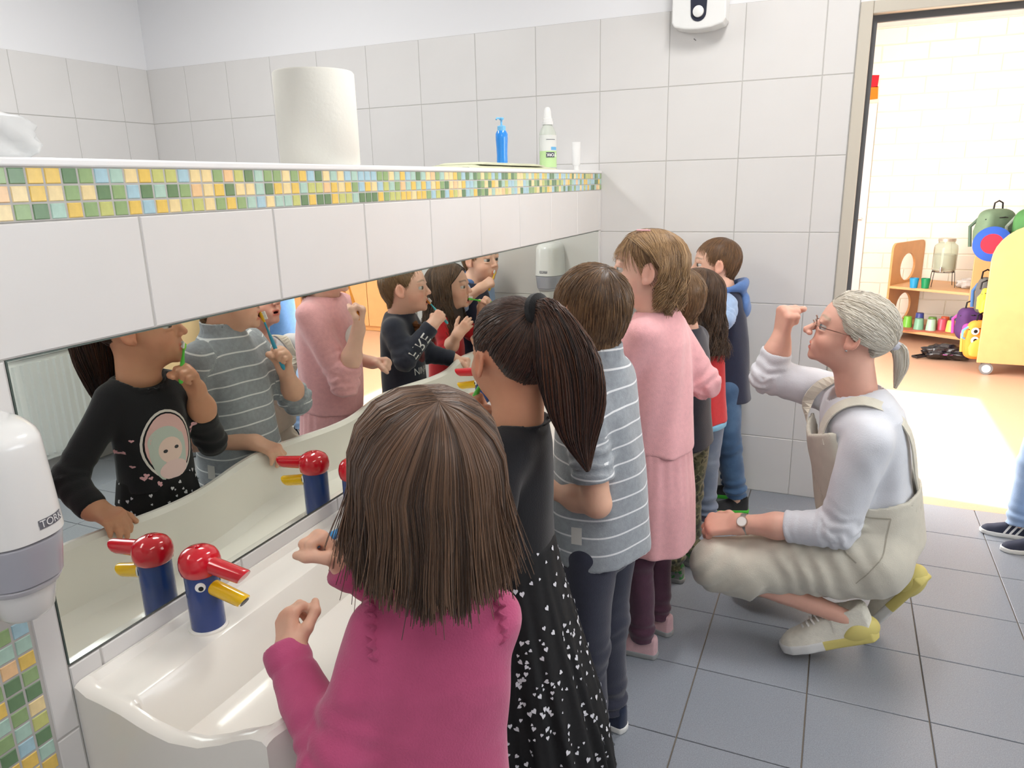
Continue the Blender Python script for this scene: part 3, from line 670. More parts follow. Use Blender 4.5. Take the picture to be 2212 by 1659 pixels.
# low cloakroom cupboards along the right, seen in the mirror
for k in range(3):
    cb = empty('cloakroom_cupboard', (2.96+.54*k, 2.75, 0), ['wooden cloakroom cupboard nearest the cart, seen in the mirror', 'wooden cloakroom cupboard in the middle of the row, seen in the mirror', 'wooden cloakroom cupboard at the right end of the row'][k], 'cupboard', 'cloakroom cupboards in the next room')
    MB().box(0, .53, 0, .40, 0, 1.15).obj('carcass', M_beech, cb, bevel=.003)
    for s in (0, 1): 
        d_ = MB().box(.012+.257*s, .012+.249+.257*s, -.02, -.001, .05, 1.12).obj('door', M_beechd, cb, bevel=.003)
        MB().lathe([(.012, 0), (.012, .012)], n=12).obj('knob', M_chrome, d_).matrix_local = Matrix.Translation((.235+.06*s, -.02, .7)) @ Matrix.Rotation(R90, 4, 'X')
# ------------------------------------------------------------------ implicit-surface modelling of people and clothes
f32 = np.float32
def A(*v): return np.array(v, f32)
def nrm(v): v = np.asarray(v, float); return v/(np.linalg.norm(v)+1e-12)
def smin(a, b, k):
    h = np.maximum(k-np.abs(a-b), 0)/k; return np.minimum(a, b)-h*h*(k*.25)
def smax(a, b, k): return -smin(-a, -b, k)
def capd(P, a, b, ra, rb):
    a = np.asarray(a, f32); b = np.asarray(b, f32); ab = b-a
    t = np.clip(((P-a) @ ab)/(ab @ ab+1e-12), 0, 1)
    return np.linalg.norm(P-a-t[:, None]*ab, axis=1)-(ra+(rb-ra)*t)
def elld(P, c, r, R=None):
    q = P-np.asarray(c, f32)
    if R is not None: q = q @ np.asarray(R, f32)
    r = np.asarray(r, f32); k0 = np.linalg.norm(q/r, axis=1); k1 = np.linalg.norm(q/(r*r), axis=1)+1e-9
    return k0*(k0-1)/k1
def polygonize(f, lo, hi, h, B=6):
    lo = np.asarray(lo, float); hi = np.asarray(hi, float)
    nb = np.maximum(np.ceil((hi-lo)/(h*B)).astype(int), 1); n = nb*B
    bi = np.stack(np.meshgrid(*[np.arange(k) for k in nb], indexing='ij'), -1).reshape(-1, 3)
    ctr = (lo+(bi+.5)*B*h-.5*h).astype(f32); d = f(ctr)
    V = np.repeat(np.repeat(np.repeat(d.reshape(nb), B, 0), B, 1), B, 2).astype(f32)
    act = np.abs(d) < h*B*.87*1.45
    off = np.stack(np.meshgrid(*[np.arange(B)]*3, indexing='ij'), -1).reshape(-1, 3)
    ab = bi[act]
    for s in range(0, len(ab), 1500):
        g = (ab[s:s+1500, None, :]*B+off[None]).reshape(-1, 3)
        V[g[:, 0], g[:, 1], g[:, 2]] = f((lo+g*h).astype(f32))
    V[0] = np.maximum(V[0], 1e-4); V[-1] = np.maximum(V[-1], 1e-4); V[:, 0] = np.maximum(V[:, 0], 1e-4); V[:, -1] = np.maximum(V[:, -1], 1e-4); V[:, :, 0] = np.maximum(V[:, :, 0], 1e-4); V[:, :, -1] = np.maximum(V[:, :, -1], 1e-4)
    S = V < 0; C8 = [(i, j, k) for i in (0, 1) for j in (0, 1) for k in (0, 1)]
    sl = lambda X, c: X[c[0]:n[0]-1+c[0], c[1]:n[1]-1+c[1], c[2]:n[2]-1+c[2]]
    cnt = np.zeros(n-1, np.int8)
    for c in C8: cnt += sl(S, c)
    cell = np.argwhere((cnt > 0) & (cnt < 8))
    if len(cell) == 0: return np.zeros((0, 3), f32), np.zeros((0, 4), np.int32)
    idx = -np.ones(n-1, np.int32); idx[cell[:, 0], cell[:, 1], cell[:, 2]] = np.arange(len(cell))
    val = np.stack([V[cell[:, 0]+c[0], cell[:, 1]+c[1], cell[:, 2]+c[2]] for c in C8], 1)
    acc = np.zeros((len(cell), 3)); num = np.zeros(len(cell))
    for a in range(8):
        for b in range(a+1, 8):
            ca, cb = np.array(C8[a]), np.array(C8[b])
            if np.abs(ca-cb).sum() != 1: continue
            va, vb = val[:, a], val[:, b]; m = (va < 0) != (vb < 0)
            t = np.where(m, va/(va-vb+1e-20), 0)
            acc += m[:, None]*(ca+t[:, None]*(cb-ca)); num += m
    P = lo+(cell+acc/num[:, None])*h
    Q = []
    for ax in range(3):
        a1, a2 = (ax+1) % 3, (ax+2) % 3
        s0 = [slice(None)]*3; s1 = [slice(None)]*3; s0[ax] = slice(0, n[ax]-1); s1[ax] = slice(1, n[ax])
        D = S[tuple(s0)] != S[tuple(s1)]
        e = np.argwhere(D); e = e[(e[:, a1] > 0) & (e[:, a2] > 0) & (e[:, a1] < n[a1]-1) & (e[:, a2] < n[a2]-1)]
        if not len(e): continue
        g = []
        for (o1, o2) in ((-1, -1), (0, -1), (0, 0), (-1, 0)):
            q = e.copy(); q[:, a1] += o1; q[:, a2] += o2; g.append(idx[q[:, 0], q[:, 1], q[:, 2]])
        g = np.stack(g, 1); fl = S[e[:, 0], e[:, 1], e[:, 2]]
        g[~fl] = g[~fl][:, ::-1]; Q.append(g)
    Q = np.concatenate(Q); Q = Q[(Q >= 0).all(1)]
    return P.astype(f32), Q.astype(np.int32)
def bounds(pts, m):
    p = np.array(pts, float); return p.min(0)-m, p.max(0)+m
def wrink(P, amp, k, seed=0, stretch=(1, 1, 1)):
    r = np.random.default_rng(seed); q = P*np.asarray(stretch, f32)*k
    a = r.normal(size=(6, 3)).astype(f32); a /= np.linalg.norm(a, axis=1)[:, None]; ph = r.uniform(0, 6.28, 6)
    w1 = np.sin(q @ a[0]*1.1+ph[0])+np.sin(q @ a[1]*.8+ph[1])
    return amp*.5*(np.sin(q @ a[2]*2.1+1.7*w1+ph[2])+.6*np.sin(q @ a[3]*3.7+1.3*w1+ph[3]))
class Loft:
    """elliptical trunk along a straight axis: rows (s 0..1, half width, half depth, forward shift)"""
    def __init__(s, bot, top, right, rows, p=2.3):
        s.b = np.asarray(bot, float); ax = np.asarray(top, float)-s.b; s.L = np.linalg.norm(ax); s.u = ax/s.L
        r = np.asarray(right, float); r = r-(r @ s.u)*s.u; s.r = r/np.linalg.norm(r); s.f = np.cross(s.u, s.r); s.rows = np.array(rows, float); s.p = p
    def coords(s, P):
        q = P-s.b.astype(f32); return q @ s.r.astype(f32), q @ s.f.astype(f32), q @ s.u.astype(f32)
    def __call__(s, P, mod=None, ktop=.03, kbot=.006):
        x, y, z = s.coords(P); t = z/s.L; R = s.rows
        a = np.interp(t, R[:, 0], R[:, 1]); b = np.interp(t, R[:, 0], R[:, 2]); y = y-np.interp(t, R[:, 0], R[:, 3])
        k = (np.abs(x/a)**s.p+np.abs(y/b)**s.p)**(1/s.p)
        if mod is not None: k = k-mod(np.arctan2(y/b, x/a), t)
        d = (k-1)*np.minimum(a, b)
        return smax(smax(d, z-s.L, ktop), -z, kbot).astype(f32)
# ------------------------------------------------------------------ hair strands
def strand_mesh(paths, r0, r1, sides=3):
    """paths (N,K,3) -> tapered prisms"""
    N, K, _ = paths.shape
    T = np.gradient(paths, axis=1); T /= np.linalg.norm(T, axis=2, keepdims=True)+1e-9
    up = np.random.default_rng(3).normal(size=(N, 1, 3)); Aa = np.cross(T, up); Aa /= np.linalg.norm(Aa, axis=2, keepdims=True)+1e-9; Bb = np.cross(T, Aa)
    tt = np.linspace(0, 1, K)[None, :, None]
    rad = (np.asarray(r0).reshape(-1, 1, 1)*(1-tt)+np.asarray(r1).reshape(-1, 1, 1)*tt)*np.where((tt == 0), .3, 1)
    V = np.stack([paths+rad*(math.cos(2*math.pi*k/sides)*Aa+math.sin(2*math.pi*k/sides)*Bb) for k in range(sides)], 2)  # N,K,sides,3
    i, j, k = np.meshgrid(np.arange(N), np.arange(K-1), np.arange(sides), indexing='ij'); k2 = (k+1) % sides
    ix = lambda i, j, k: (i*K+j)*sides+k
    F = np.stack([ix(i, j, k), ix(i, j, k2), ix(i, j+1, k2), ix(i, j+1, k)], -1).reshape(-1, 4)
    return V.reshape(-1, 3), F
def combine(parts):
    """[(V,F,col)] -> V,F,col"""
    Vs, Fs, Cs = [], [], []; n = 0
    for V, F, c in parts:
        V = np.asarray(V); c = np.asarray(c, float)
        if c.ndim == 1: c = np.tile(c, (len(V), 1))
        Vs.append(V); Fs.append(np.asarray(F)+n); Cs.append(c); n += len(V)
    return np.concatenate(Vs), Fs, np.concatenate(Cs)
def grid_faces(n, m, wrap=False):
    i, j = np.meshgrid(np.arange(n-1), np.arange(m if wrap else m-1), indexing='ij'); j2 = (j+1) % m
    return np.stack([i*m+j, i*m+j2, (i+1)*m+j2, (i+1)*m+j], -1).reshape(-1, 4)
# ------------------------------------------------------------------ head
HC = np.array([0, -.06, .12]); HR = np.array([.375, .455, .385])
def head_frame(az, pitch=0, roll=0):
    a = math.radians(az); p = math.radians(pitch)
    f = np.array([math.cos(a)*math.cos(p), math.sin(a)*math.cos(p), math.sin(p)])
    r = nrm(np.cross(f, [0, 0, 1])); u = np.cross(r, f)
    c, s = math.cos(math.radians(roll)), math.sin(math.radians(roll))
    return np.stack([c*r+s*u, f, -s*r+c*u], 1)   # columns right, forward, up
def head_sdf(q, mouth=0, adult=0, smile=0):
    x = np.abs(q[:, 0]); s = np.stack([x, q[:, 1], q[:, 2]], 1)
    d = elld(s, HC, HR)
    d = smin(d, elld(s, (0, .10, -.15), (.30, .30, .33)), .10)
    d = smin(d, elld(s, (0, .16, -.31), (.215 if not adult else .20, .215, .185)), .08)
    d = smin(d, elld(s, (.15, .22, -.19), (.13, .14, .12)), .07)
    d = smin(d, elld(s, (0, .335, -.425), (.085, .065, .065)), .06)
    d = smin(d, elld(s, (.11, .335, .095), (.14, .05, .045)), .06)            # brow
    d = smax(d, -elld(s, (.145, .425, .005), (.085, .060, .045)), .05)        # socket
    d = smin(d, elld(s, (.145, .325, .052), (.088, .080, .034)), .025)        # upper lid
    d = smin(d, elld(s, (.145, .325, -.055), (.080, .066, .026)), .025)       # lower lid
    tip = .475+.05*adult
    d = smin(d, capd(s, (0, .375, .03), (0, tip-.012, -.125), .028, .045+.004*adult), .05)
    d = smin(d, elld(s, (.045, tip-.055, -.15), (.036, .042, .032)), .02)
    d = smax(d, -elld(s, (.028, tip-.03, -.185), (.016, .022, .02)), .012)
    mo = .035*mouth
    d = smin(d, elld(s, (0, .345, -.295), (.13, .065, .085)), .06)            # muzzle
    d = smin(d, elld(s, (0, .405, -.272+mo*.5), (.088, .028, .020)), .016)
    d = smin(d, elld(s, (0, .397, -.318-mo*1.3), (.075, .030, .024)), .016)
    if mouth: d = smax(d, -elld(s, (0, .42, -.295-mo*.4), (.070, .11, .012+.045*mouth)), .012)
    else: d = smax(d, -elld(s, (0, .44, -.295), (.085, .03, .006)), .012)
    # ears
    e = s-np.array([.372, -.035, -.035], f32); ca, sa = math.cos(.25), math.sin(.25)
    ex, ey, ez = e[:, 0], e[:, 1]*ca+e[:, 2]*sa*.6, e[:, 2]*ca-e[:, 1]*sa
    E = np.stack([ex-.35*(-ey).clip(0), ey, ez], 1)
    de = elld(E, (.005, 0, 0), (.028, .085, .135))
    de = smax(de, -elld(E, (.03, .008, .01), (.022, .055, .085)), .02)
    de = smin(de, elld(E, (.004, .03, -.11), (.02, .035, .04)), .02)
    d = smin(d, de, .02)
    return d
def head_colors(q, skin, lip, brow, mouth=0, blush=.35, brow_w=1.0, shave=None):
    x = np.abs(q[:, 0]); y, z = q[:, 1], q[:, 2]; c = np.tile(np.asarray(skin, float), (len(q), 1))
    def mixin(w, col):
        nonlocal c; c = c*(1-w[:, None])+np.asarray(col)[None]*w[:, None]
    sk = np.asarray(skin)
    mixin(blush*np.exp(-((x-.2)/.11)**2-((z+.17)/.11)**2)*(y > .1), sk*[1.02, .66, .62])
    mixin(.4*np.exp(-(x/.06)**2-((z+.15)/.06)**2)*(y > .38), sk*[1.0, .72, .68])
    mixin(.5*np.exp(-((x-.40)/.06)**2)*(y < .1)*(np.abs(z+.04) < .2), sk*[1.0, .70, .66])
    mo = .035*mouth
    lipw = np.maximum(np.exp(-((z+.272-mo*.5)/.020)**2), np.exp(-((z+.318+mo*1.3)/.024)**2))*(x < .095)*(y > .33)
    mixin(np.clip(lipw*1.1, 0, 1)*np.clip((.10-x)/.02, 0, 1), lip)
    if mouth: mixin((((x/.068)**2+((z+.295+mo*.4)/(.012+.043*mouth))**2) < 1)*(y > .15)*(y < .395)*1.0, (.08, .012, .015))
    bw = np.exp(-((z-.118-.02*np.sin(np.clip((x-.06)/.2, 0, 1)*math.pi))/(.016*brow_w))**2)*(x > .06)*(x < .25)*(y > .2)
    mixin(np.clip(bw*.8, 0, 1), brow)
    if shave is not None: pass
    return c
def eyes(P, Rh, c, H, iris, gaze=(0, 0), close=0):
    V = []; F = []; C = []
    bm = bmesh.new(); bmesh.ops.create_uvsphere(bm, u_segments=20, v_segments=14, radius=1); bv = np.array([v.co for v in bm.verts]); bf = [[v.index for v in f.verts] for f in bm.faces]; bm.free()
    parts = []
    for s in (-1, 1):
        loc = bv*.083; front = bv[:, 1]; gx, gz = gaze
        g = nrm([gx, 1, gz]); ang = np.arccos(np.clip(bv @ g, -1, 1))
        col = np.where(ang[:, None] < .36, np.array([[.008, .006, .006]]), np.where(ang[:, None] < .85, np.asarray(iris)[None], np.array([[.60, .55, .51]])))
        W_ = (loc+np.array([s*.145, .305, -.002])) @ Rh.T*H+c
        q4 = np.array([f if len(f) == 4 else f+[f[-1]] for f in bf]); parts.append((W_, bf, col))
    out = []
    for W_, bf_, col in parts:
        me = bpy.data.meshes.new('eye'); me.from_pydata([tuple(v) for v in W_], [], [tuple(f) for f in bf_]); me.update(); me.polygons.foreach_set('use_smooth', np.ones(len(me.polygons), bool)); attr(me, 'Col', col); out.append(me)
    return out
# ------------------------------------------------------------------ hand
def hand_prims(pose):
    """local units: wrist at 0, +y fingers, +x thumb side, +z back of hand; returns list of capsules (a,b,ra,rb,finger?)"""
    K = [(.15, .50), (.05, .53), (-.055, .51), (-.15, .45)]; Lg = [.37, .42, .38, .30]
    curl = dict(fist=(82, 98, 55), grip=(70, 85, 50), relaxed=(22, 28, 18), drape=(48, 30, 18), flat=(8, 10, 6), pinch=(55, 60, 35))[pose]
    out = []
    for i, (kx, ky) in enumerate(K):
        out.append((np.array([kx*.55, .02, 0]), np.array([kx, ky, 0]), .095, .078))
    for i, (kx, ky) in enumerate(K):
        sp = math.radians(-(i-1.4)*(4 if pose in ('fist', 'grip', 'pinch') else 6)); p = np.array([kx, ky, 0]); ang = 0
        for j, fr in enumerate((.46, .30, .24)):
            ang += math.radians(curl[j]*(1+.06*(i-1)*(1 if pose == 'relaxed' else 0)))
            v = np.array([math.sin(-sp)*0+math.sin(sp)*math.cos(ang)*-1*0+math.sin(sp), math.cos(ang), -math.sin(ang)]); v[0] = -math.tan(sp)*0+math.sin(-sp)*-1*math.cos(ang) if 0 else math.sin(sp)*math.cos(ang)
            n = p+v*Lg[i]*fr; r = (.066, .060, .052)[j]*(1 if i < 3 else .86); r2 = (.060, .053, .046)[j]*(1 if i < 3 else .86)
            out.append((p, n, r, r2)); p = n
    if pose in ('fist', 'grip'): th = [(.09, .12, -.06), (.24, .32, -.16), (.16, .50, -.30), (.02, .56, -.33)]
    elif pose == 'pinch': th = [(.09, .12, -.05), (.24, .30, -.14), (.26, .50, -.26), (.20, .64, -.30)]
    elif pose == 'drape': th = [(.10, .10, -.04), (.27, .26, -.10), (.33, .44, -.18), (.34, .58, -.24)]
    else: th = [(.10, .10, -.03), (.28, .26, -.06), (.37, .42, -.10), (.41, .56, -.13)]
    for j in range(3): out.append((np.array(th[j]), np.array(th[j+1]), (.10, .075, .066)[j], (.078, .066, .052)[j]))
    return out
def hand_frame(d, back):
    """d finger direction, back = back-of-hand normal, columns x(thumb) for a LEFT hand: x = d x back"""
    y = nrm(d); z = nrm(np.asarray(back)-np.dot(back, y)*y); return y, z
def arm_mesh(el, wr, hand_len, d, back, pose, side, h=.0022, r=(.034, .024), bare=True, up=None):
    y, z = hand_frame(d, back); x = np.cross(y, z)*(1 if side == 'R' else -1)   # thumb side
    # right hand: palm down, fingers forward -> thumb to the left = -(y x z)
    x = -x
    Rl = np.stack([x, y, z], 1); pr = hand_prims(pose); w = np.asarray(wr, float); L = hand_len
    cs = [(w+Rl @ a*L, w+Rl @ b*L, ra*L, rb*L) for a, b, ra, rb in pr]
    el = np.asarray(el, float); start = w+(el-w)*(float(bare) if bare else .22); r = r if bare else (r[1]*1.1, r[1])
    def f(P):
        d_ = None
        for i, (a, b, ra, rb) in enumerate(cs[:4]):
            c = capd(P, a, b, ra, rb); d_ = c if d_ is None else smin(d_, c, .09*L)
        q = (P-w.astype(f32)) @ Rl.astype(f32)/L
        d_ = smax(d_, np.abs(q[:, 2])*L-.105*L, .05*L)
        for k in range(4):
            g = None
            for a, b, ra, rb in cs[4+3*k:7+3*k]:
                c = capd(P, a, b, ra, rb); g = c if g is None else smin(g, c, .022*L)
            d_ = smin(d_, g, .035*L)
        g = None
        for a, b, ra, rb in cs[16:]:
            c = capd(P, a, b, ra, rb); g = c if g is None else smin(g, c, .04*L)
        d_ = smin(d_, g, .05*L)
        m = start+(w-start)*.35
        d_ = smin(d_, smin(capd(P, start, m, r[0]*.96, r[0]), capd(P, m, w, r[0], r[1]*.95), .02), .022)
        if up is not None: d_ = smin(d_, capd(P, el, up, r[0]*.98, r[0]*1.1), .012)
        return d_
    pts = [start, w]+([up] if up is not None else [])+[c[0] for c in cs]+[c[1] for c in cs]
    lo, hi = bounds(pts, max(.012, r[0]+.006) if bare else .03)
    V, F = polygonize(f, lo, hi, h)
    q = (V-w) @ Rl/L
    return V, F, q, Rl
SK = {}
def skin_mat(): 
    if 'm' not in SK: SK['m'] = mat('skin', (220,170,145), .48, attr_col='Col', sss=.12, bump=.08, bscale=500, noise=.03, nscale=40)
    return SK['m']
def eye_mat():
    if 'e' not in SK: SK['e'] = mat('eye', (240,240,240), .08, attr_col='Col', coat=.5)
    return SK['e']
def hair_mat(name, rough=.42):
    if name not in SK:
        SK[name] = mat(name, (90,60,40), rough, attr_col='Col', spec=.35, sheen=.1)
    return SK[name]
def cloth(name, col, rough=.9, noise=.06, nscale=60, bump=.35, bscale=350, sheen=.25, **kw): return mat(name, col, rough, noise=noise, nscale=nscale, bump=bump, bscale=bscale, sheen=sheen, **kw)
# ------------------------------------------------------------------ hair styles (head-local units)
def hairline_z(b, kind):
    bs = [0, 35, 58, 70, 82, 100, 112, 128, 150, 180]
    tab = dict(boy=[.37, .33, .22, .06, .02, .14, .02, -.20, -.38, -.42], girl=[.36, .33, .22, .08, .04, .13, .02, -.14, -.27, -.31], fringe=[.17, .17, .15, .04, .02, .14, .02, -.14, -.27, -.29], adult=[.33, .29, .20, .06, .03, .10, -.02, -.16, -.30, -.33])[kind]
    return np.interp(b, bs, tab)
def _sk(D, s):
    """scalp surface: ellipsoid, drawn down over the nape"""
    q = HC+HR*D*s; bk = np.clip(-D[..., 1]*2.2, 0, 1); low = np.clip(-D[..., 2], 0, 1)
    z = q[..., 2]-low*bk*.20; nx, ny = q[..., 0], q[..., 1]+.13; rr = np.hypot(nx, ny)+1e-6
    need = np.where((bk > 0) & (z < .02), .262*bk, 0)*(s[..., 0] if np.ndim(s) else 1.0); f = np.maximum(need/rr, 1)
    return np.stack([nx*f, ny*f-.13, z], -1)
def meridians(pole, nphi, kind, th=0.0):
    p = nrm(pole); e1 = nrm(np.cross(p, [1, 0, 0])); e1 = nrm(np.cross([1., 0, 0], p)); e2 = np.cross(p, e1)
    phi = np.linspace(0, 2*math.pi, nphi, endpoint=False); ths = np.linspace(0, 2.75, 180)
    D = np.cos(ths)[None, :, None]*p+np.sin(ths)[None, :, None]*(np.cos(phi)[:, None, None]*e1+np.sin(phi)[:, None, None]*e2)
    Q = _sk(D, 1.0); beta = np.degrees(np.arctan2(np.abs(Q[..., 0]), Q[..., 1]))
    ok = (Q[..., 2] > hairline_z(beta, kind)) & (D[..., 2] > -.93); first = np.argmax(~ok, 1); first[ok.all(1)] = 179
    return phi, ths[first], (p, e1, e2)
def mer_pt(basis, th, phi, s):
    p, e1, e2 = basis; th = np.asarray(th)[..., None]; phi = np.asarray(phi)[..., None]
    D = np.cos(th)*p+np.sin(th)*(np.cos(phi)*e1+np.sin(phi)*e2)
    return _sk(D, np.asarray(s)[..., None])
def short_hair(pole, kind, thick, n, length, seed, color, color2, lift=.03, r=.0011, swirl=.25, tap=.3):
    """cap following the scalp + strands; returns parts in local units with radii in local units"""
    g = np.random.default_rng(seed); phi, tm, B = meridians(pole, 96, kind); NT = 26
    t = np.linspace(0, 1, NT); TH = tm[:, None]*t[None]*1.0
    def thk(t_, ph_): 
        base = thick*np.clip((1-t_)/tap, .04, 1)**.8
        return base
    s = 1+thk(t[None]*np.ones((96, 1)), phi[:, None])+.006*np.sin(9*phi[:, None]+14*t[None])
    cap_ = mer_pt(B, TH, phi[:, None]*np.ones((1, NT)), s)
    parts = [(cap_.reshape(-1, 3), grid_faces(96, NT)[:0] if 0 else np.concatenate([grid_faces(96, NT), np.stack([np.arange(NT-1)+95*NT, np.arange(NT-1)+0, np.arange(NT-1)+1, np.arange(NT-1)+1+95*NT], 1)]), np.asarray(color)*.8)]
    ph = g.uniform(0, 2*math.pi, n); tmx = np.interp(ph, np.append(phi, 2*math.pi), np.append(tm, tm[0])); t0 = np.sqrt(g.uniform(0, 1, n))*.97; K = 6
    k = np.linspace(0, 1, K)[None]; L = length*g.uniform(.6, 1.2, n)[:, None]
    th = (t0*tmx)[:, None]+L*k; pp = ph[:, None]+swirl*k*L/np.maximum(np.sin(th), .25)
    sc = 1+thk(np.clip(th/tmx[:, None], 0, 1), pp)*g.uniform(.75, 1.05, n)[:, None]+lift*(k**2)*g.uniform(.2, 1, n)[:, None]+.004
    path = mer_pt(B, th, pp, sc)
    cj = np.clip(g.normal(.5, .3, n), 0, 1)[:, None]; col = np.asarray(color)*(1-cj)+np.asarray(color2)*cj
    V, F = strand_mesh(path, np.full(n, r), np.full(n, r*.35)); parts.append((V, F, np.repeat(col, K*3, 0)))
    return parts
def to_world(parts, Rh, c, H): return [(np.asarray(V) @ Rh.T*H+c, F, C) for V, F, C in parts]
def hair_obj(parts, parent, matname, rough=.42, name='hair', label=None):
    V, F, C = combine(parts); me = mesh_np(name, V, F, True); attr(me, 'Col', C)
    o = add(name, me, hair_mat(matname, rough), parent); 
    o.matrix_parent_inverse = parent.matrix_world.inverted() if 0 else Matrix.Translation(-Vector(parent.location))
    if label: o['label'] = label
    return o
def child_of(o, parent):
    o.parent = parent; o.matrix_parent_inverse = Matrix.Translation(-Vector(parent.location)); return o
def sdf_obj(name, f, lo, hi, h, m, parent, attrs=None, label=None):
    V, F = polygonize(f, lo, hi, h); me = mesh_np(name, V, F, True)
    for k, fn in (attrs or {}).items(): attr(me, k, fn(V))
    o = add(name, me, m); child_of(o, parent)
    if label: o['label'] = label
    return o
# ------------------------------------------------------------------ figure: joints
class Fig:
    def __init__(s, loc, az, ht, H=None, name='person', label='', lean=0.0, waist_fwd=0.0, head=None, head_az=None, head_pitch=0, head_roll=0, sh_w=None, feet=None, feet_az=None):
        s.az = az; a = math.radians(az); s.f = np.array([math.cos(a), math.sin(a), 0]); s.r = np.array([s.f[1], -s.f[0], 0]); s.u = np.array([0, 0, 1.])
        s.ht = ht; s.H = H or .185+.02*(ht-1.0); s.loc = np.array([loc[0], loc[1], 0.0])
        z = ht
        s.pv = s.loc+s.u*(.47*z); s.hipw = .058*z
        tilt = s.f*lean
        s.nb = s.loc+s.u*(z-s.H-.028)+tilt; s.ch = s.loc+s.u*(.70*z)+tilt*.7
        w = sh_w or .082*z; s.sw = w
        s.sL = s.nb-s.r*w-s.u*.038; s.sR = s.nb+s.r*w-s.u*.038
        s.hL = s.pv-s.r*s.hipw; s.hR = s.pv+s.r*s.hipw
        fp = feet or [s.loc-s.r*.07, s.loc+s.r*.07]
        s.aL = np.array([fp[0][0], fp[0][1], .055]); s.aR = np.array([fp[1][0], fp[1][1], .055])
        s.kL = (s.hL+s.aL)/2+s.f*.012; s.kR = (s.hR+s.aR)/2+s.f*.012
        s.hc = np.array(head) if head is not None else s.nb+s.u*(.53*s.H+.03)+s.f*.02
        s.Rh = head_frame(head_az if head_az is not None else az, head_pitch, head_roll)
        fh = s.Rh[:, 1]*np.array([1, 1, 0]); tgt = s.hc-fh*.025; sh_ = (tgt-s.nb)*np.array([1, 1, 0])*.65
        for k_ in ('nb', 'sL', 'sR'): setattr(s, k_, getattr(s, k_)+sh_)
        s.ch = s.ch+sh_*.6
        s.foot_az = feet_az if feet_az is not None else az
        s.root = empty('person', tuple(s.loc), label, 'person')
        s.parts = []
    def arm(s, side, el, wr): setattr(s, 'e'+side, np.array(el, float)); setattr(s, 'w'+side, np.array(wr, float))
    def body(s, skin, lip=None, brow=(.12, .07, .04), iris=(.12, .08, .05), hands=None, mouth=0, adult=0, blush=.35, gaze=(0, 0), bare_fore=(False, False), h=.0030, hand_len=None, arm_r=(.030, .021), legs=True, brow_w=1.0, neck_r=None, leg_r=(.040, .033)):
        skin = np.asarray(lin(skin)); lip = np.asarray(lip if lip is not None else skin*[.92, .48, .46]); H = s.H; Rh = s.Rh.astype(f32); hc = s.hc.astype(f32)
        nr = neck_r or .235*H
        nt = s.hc+s.Rh @ np.array([0, -.13, -.30])*H
        def f(P):
            d = head_sdf((P-hc) @ Rh/H, mouth, adult)*H
            d = smin(d, capd(P, nt, s.nb+s.u*.005, nr, nr*1.05), .03)
            d = smin(d, capd(P, s.nb-s.r*s.sw*.5-s.u*.045, s.nb+s.r*s.sw*.5-s.u*.045, .030, .030), .03)
            return d
        ext = [s.hc+s.Rh @ np.array(v)*H for v in ((.46, 0, 0), (-.46, 0, 0), (0, .55, 0), (0, -.55, 0), (0, 0, .55), (0, 0, -.55))]+[s.nb-s.u*.065, s.nb+s.r*s.sw*.75, s.nb-s.r*s.sw*.75, s.nb+s.f*.05, s.nb-s.f*.05]
        lo, hi = bounds(ext, .008)
        V, F = polygonize(f, lo, hi, h); q = (V-hc) @ Rh/H
        parts = [(V, F, head_colors(q, skin, lip, brow, mouth, blush, brow_w))]
        HL = hand_len or (.098*s.ht+.006 if not adult else .178)
        s.hand = {}
        for i, side in enumerate('LR'):
            hd = (hands or {}).get(side)
            if hd is None: continue
            Vh, Fh, qh, Rl = arm_mesh(getattr(s, 'e'+side), getattr(s, 'w'+side), HL, hd['d'], hd['back'], hd['pose'], side, h=h*.86 if not adult else .0028, r=arm_r, bare=bare_fore[i], up=(getattr(s, 'e'+side)+(getattr(s, 's'+side)-getattr(s, 'e'+side))*.4) if bare_fore[i] is True else None)
            cc = np.tile(skin, (len(Vh), 1)); kn = np.exp(-((qh[:, 1]-.52)/.10)**2)*(qh[:, 2] > .02); cc = cc*(1-.25*kn[:, None])+(skin*[1.0, .72, .68])*.25*kn[:, None]
            parts.append((Vh, Fh, cc)); s.hand[side] = (getattr(s, 'w'+side), Rl, HL)
        # covered trunk and limbs
        def g(P):
            fr3 = np.stack([s.r, s.f, s.u], 1); hh = np.linalg.norm(s.nb-s.pv); d = elld(P, s.ch-s.u*.03, (s.sw*.74, s.sw*.48, hh*.40), fr3); d = smin(d, elld(P, s.pv+s.u*.0, (s.sw*.72, s.sw*.55, hh*.22), fr3), .03)
            d = smin(d, capd(P, s.nb-s.u*.03, s.ch, .032, .04), .03)
            for side in 'LR':
                if hasattr(s, 'e'+side): d = smin(d, smin(capd(P, getattr(s, 's'+side), getattr(s, 'e'+side), .030, .026), capd(P, getattr(s, 'e'+side), getattr(s, 'w'+side), .026, .019), .02), .03)
                if legs: d = smin(d, smin(capd(P, getattr(s, 'h'+side), getattr(s, 'k'+side), leg_r[0], leg_r[1]), capd(P, getattr(s, 'k'+side), getattr(s, 'a'+side), leg_r[1]*.95, .024), .02), .03)
            return d
        pts = [s.nb, s.pv, s.sL, s.sR, s.hL, s.hR]+[getattr(s, k+side) for side in 'LR' for k in 'eka' if hasattr(s, k+side)]
        lo, hi = bounds(pts, .10); V, F = polygonize(g, lo, hi, .014); parts.append((V, F, skin))
        V, F, C = combine(parts); me = mesh_np('body', V, F, True); attr(me, 'Col', C)
        child_of(add('body', me, skin_mat()), s.root)
        for me_ in eyes(None, s.Rh, s.hc, H, iris, gaze): child_of(add('eye', me_, eye_mat()), s.root)
        s.neck = (nt, nr)
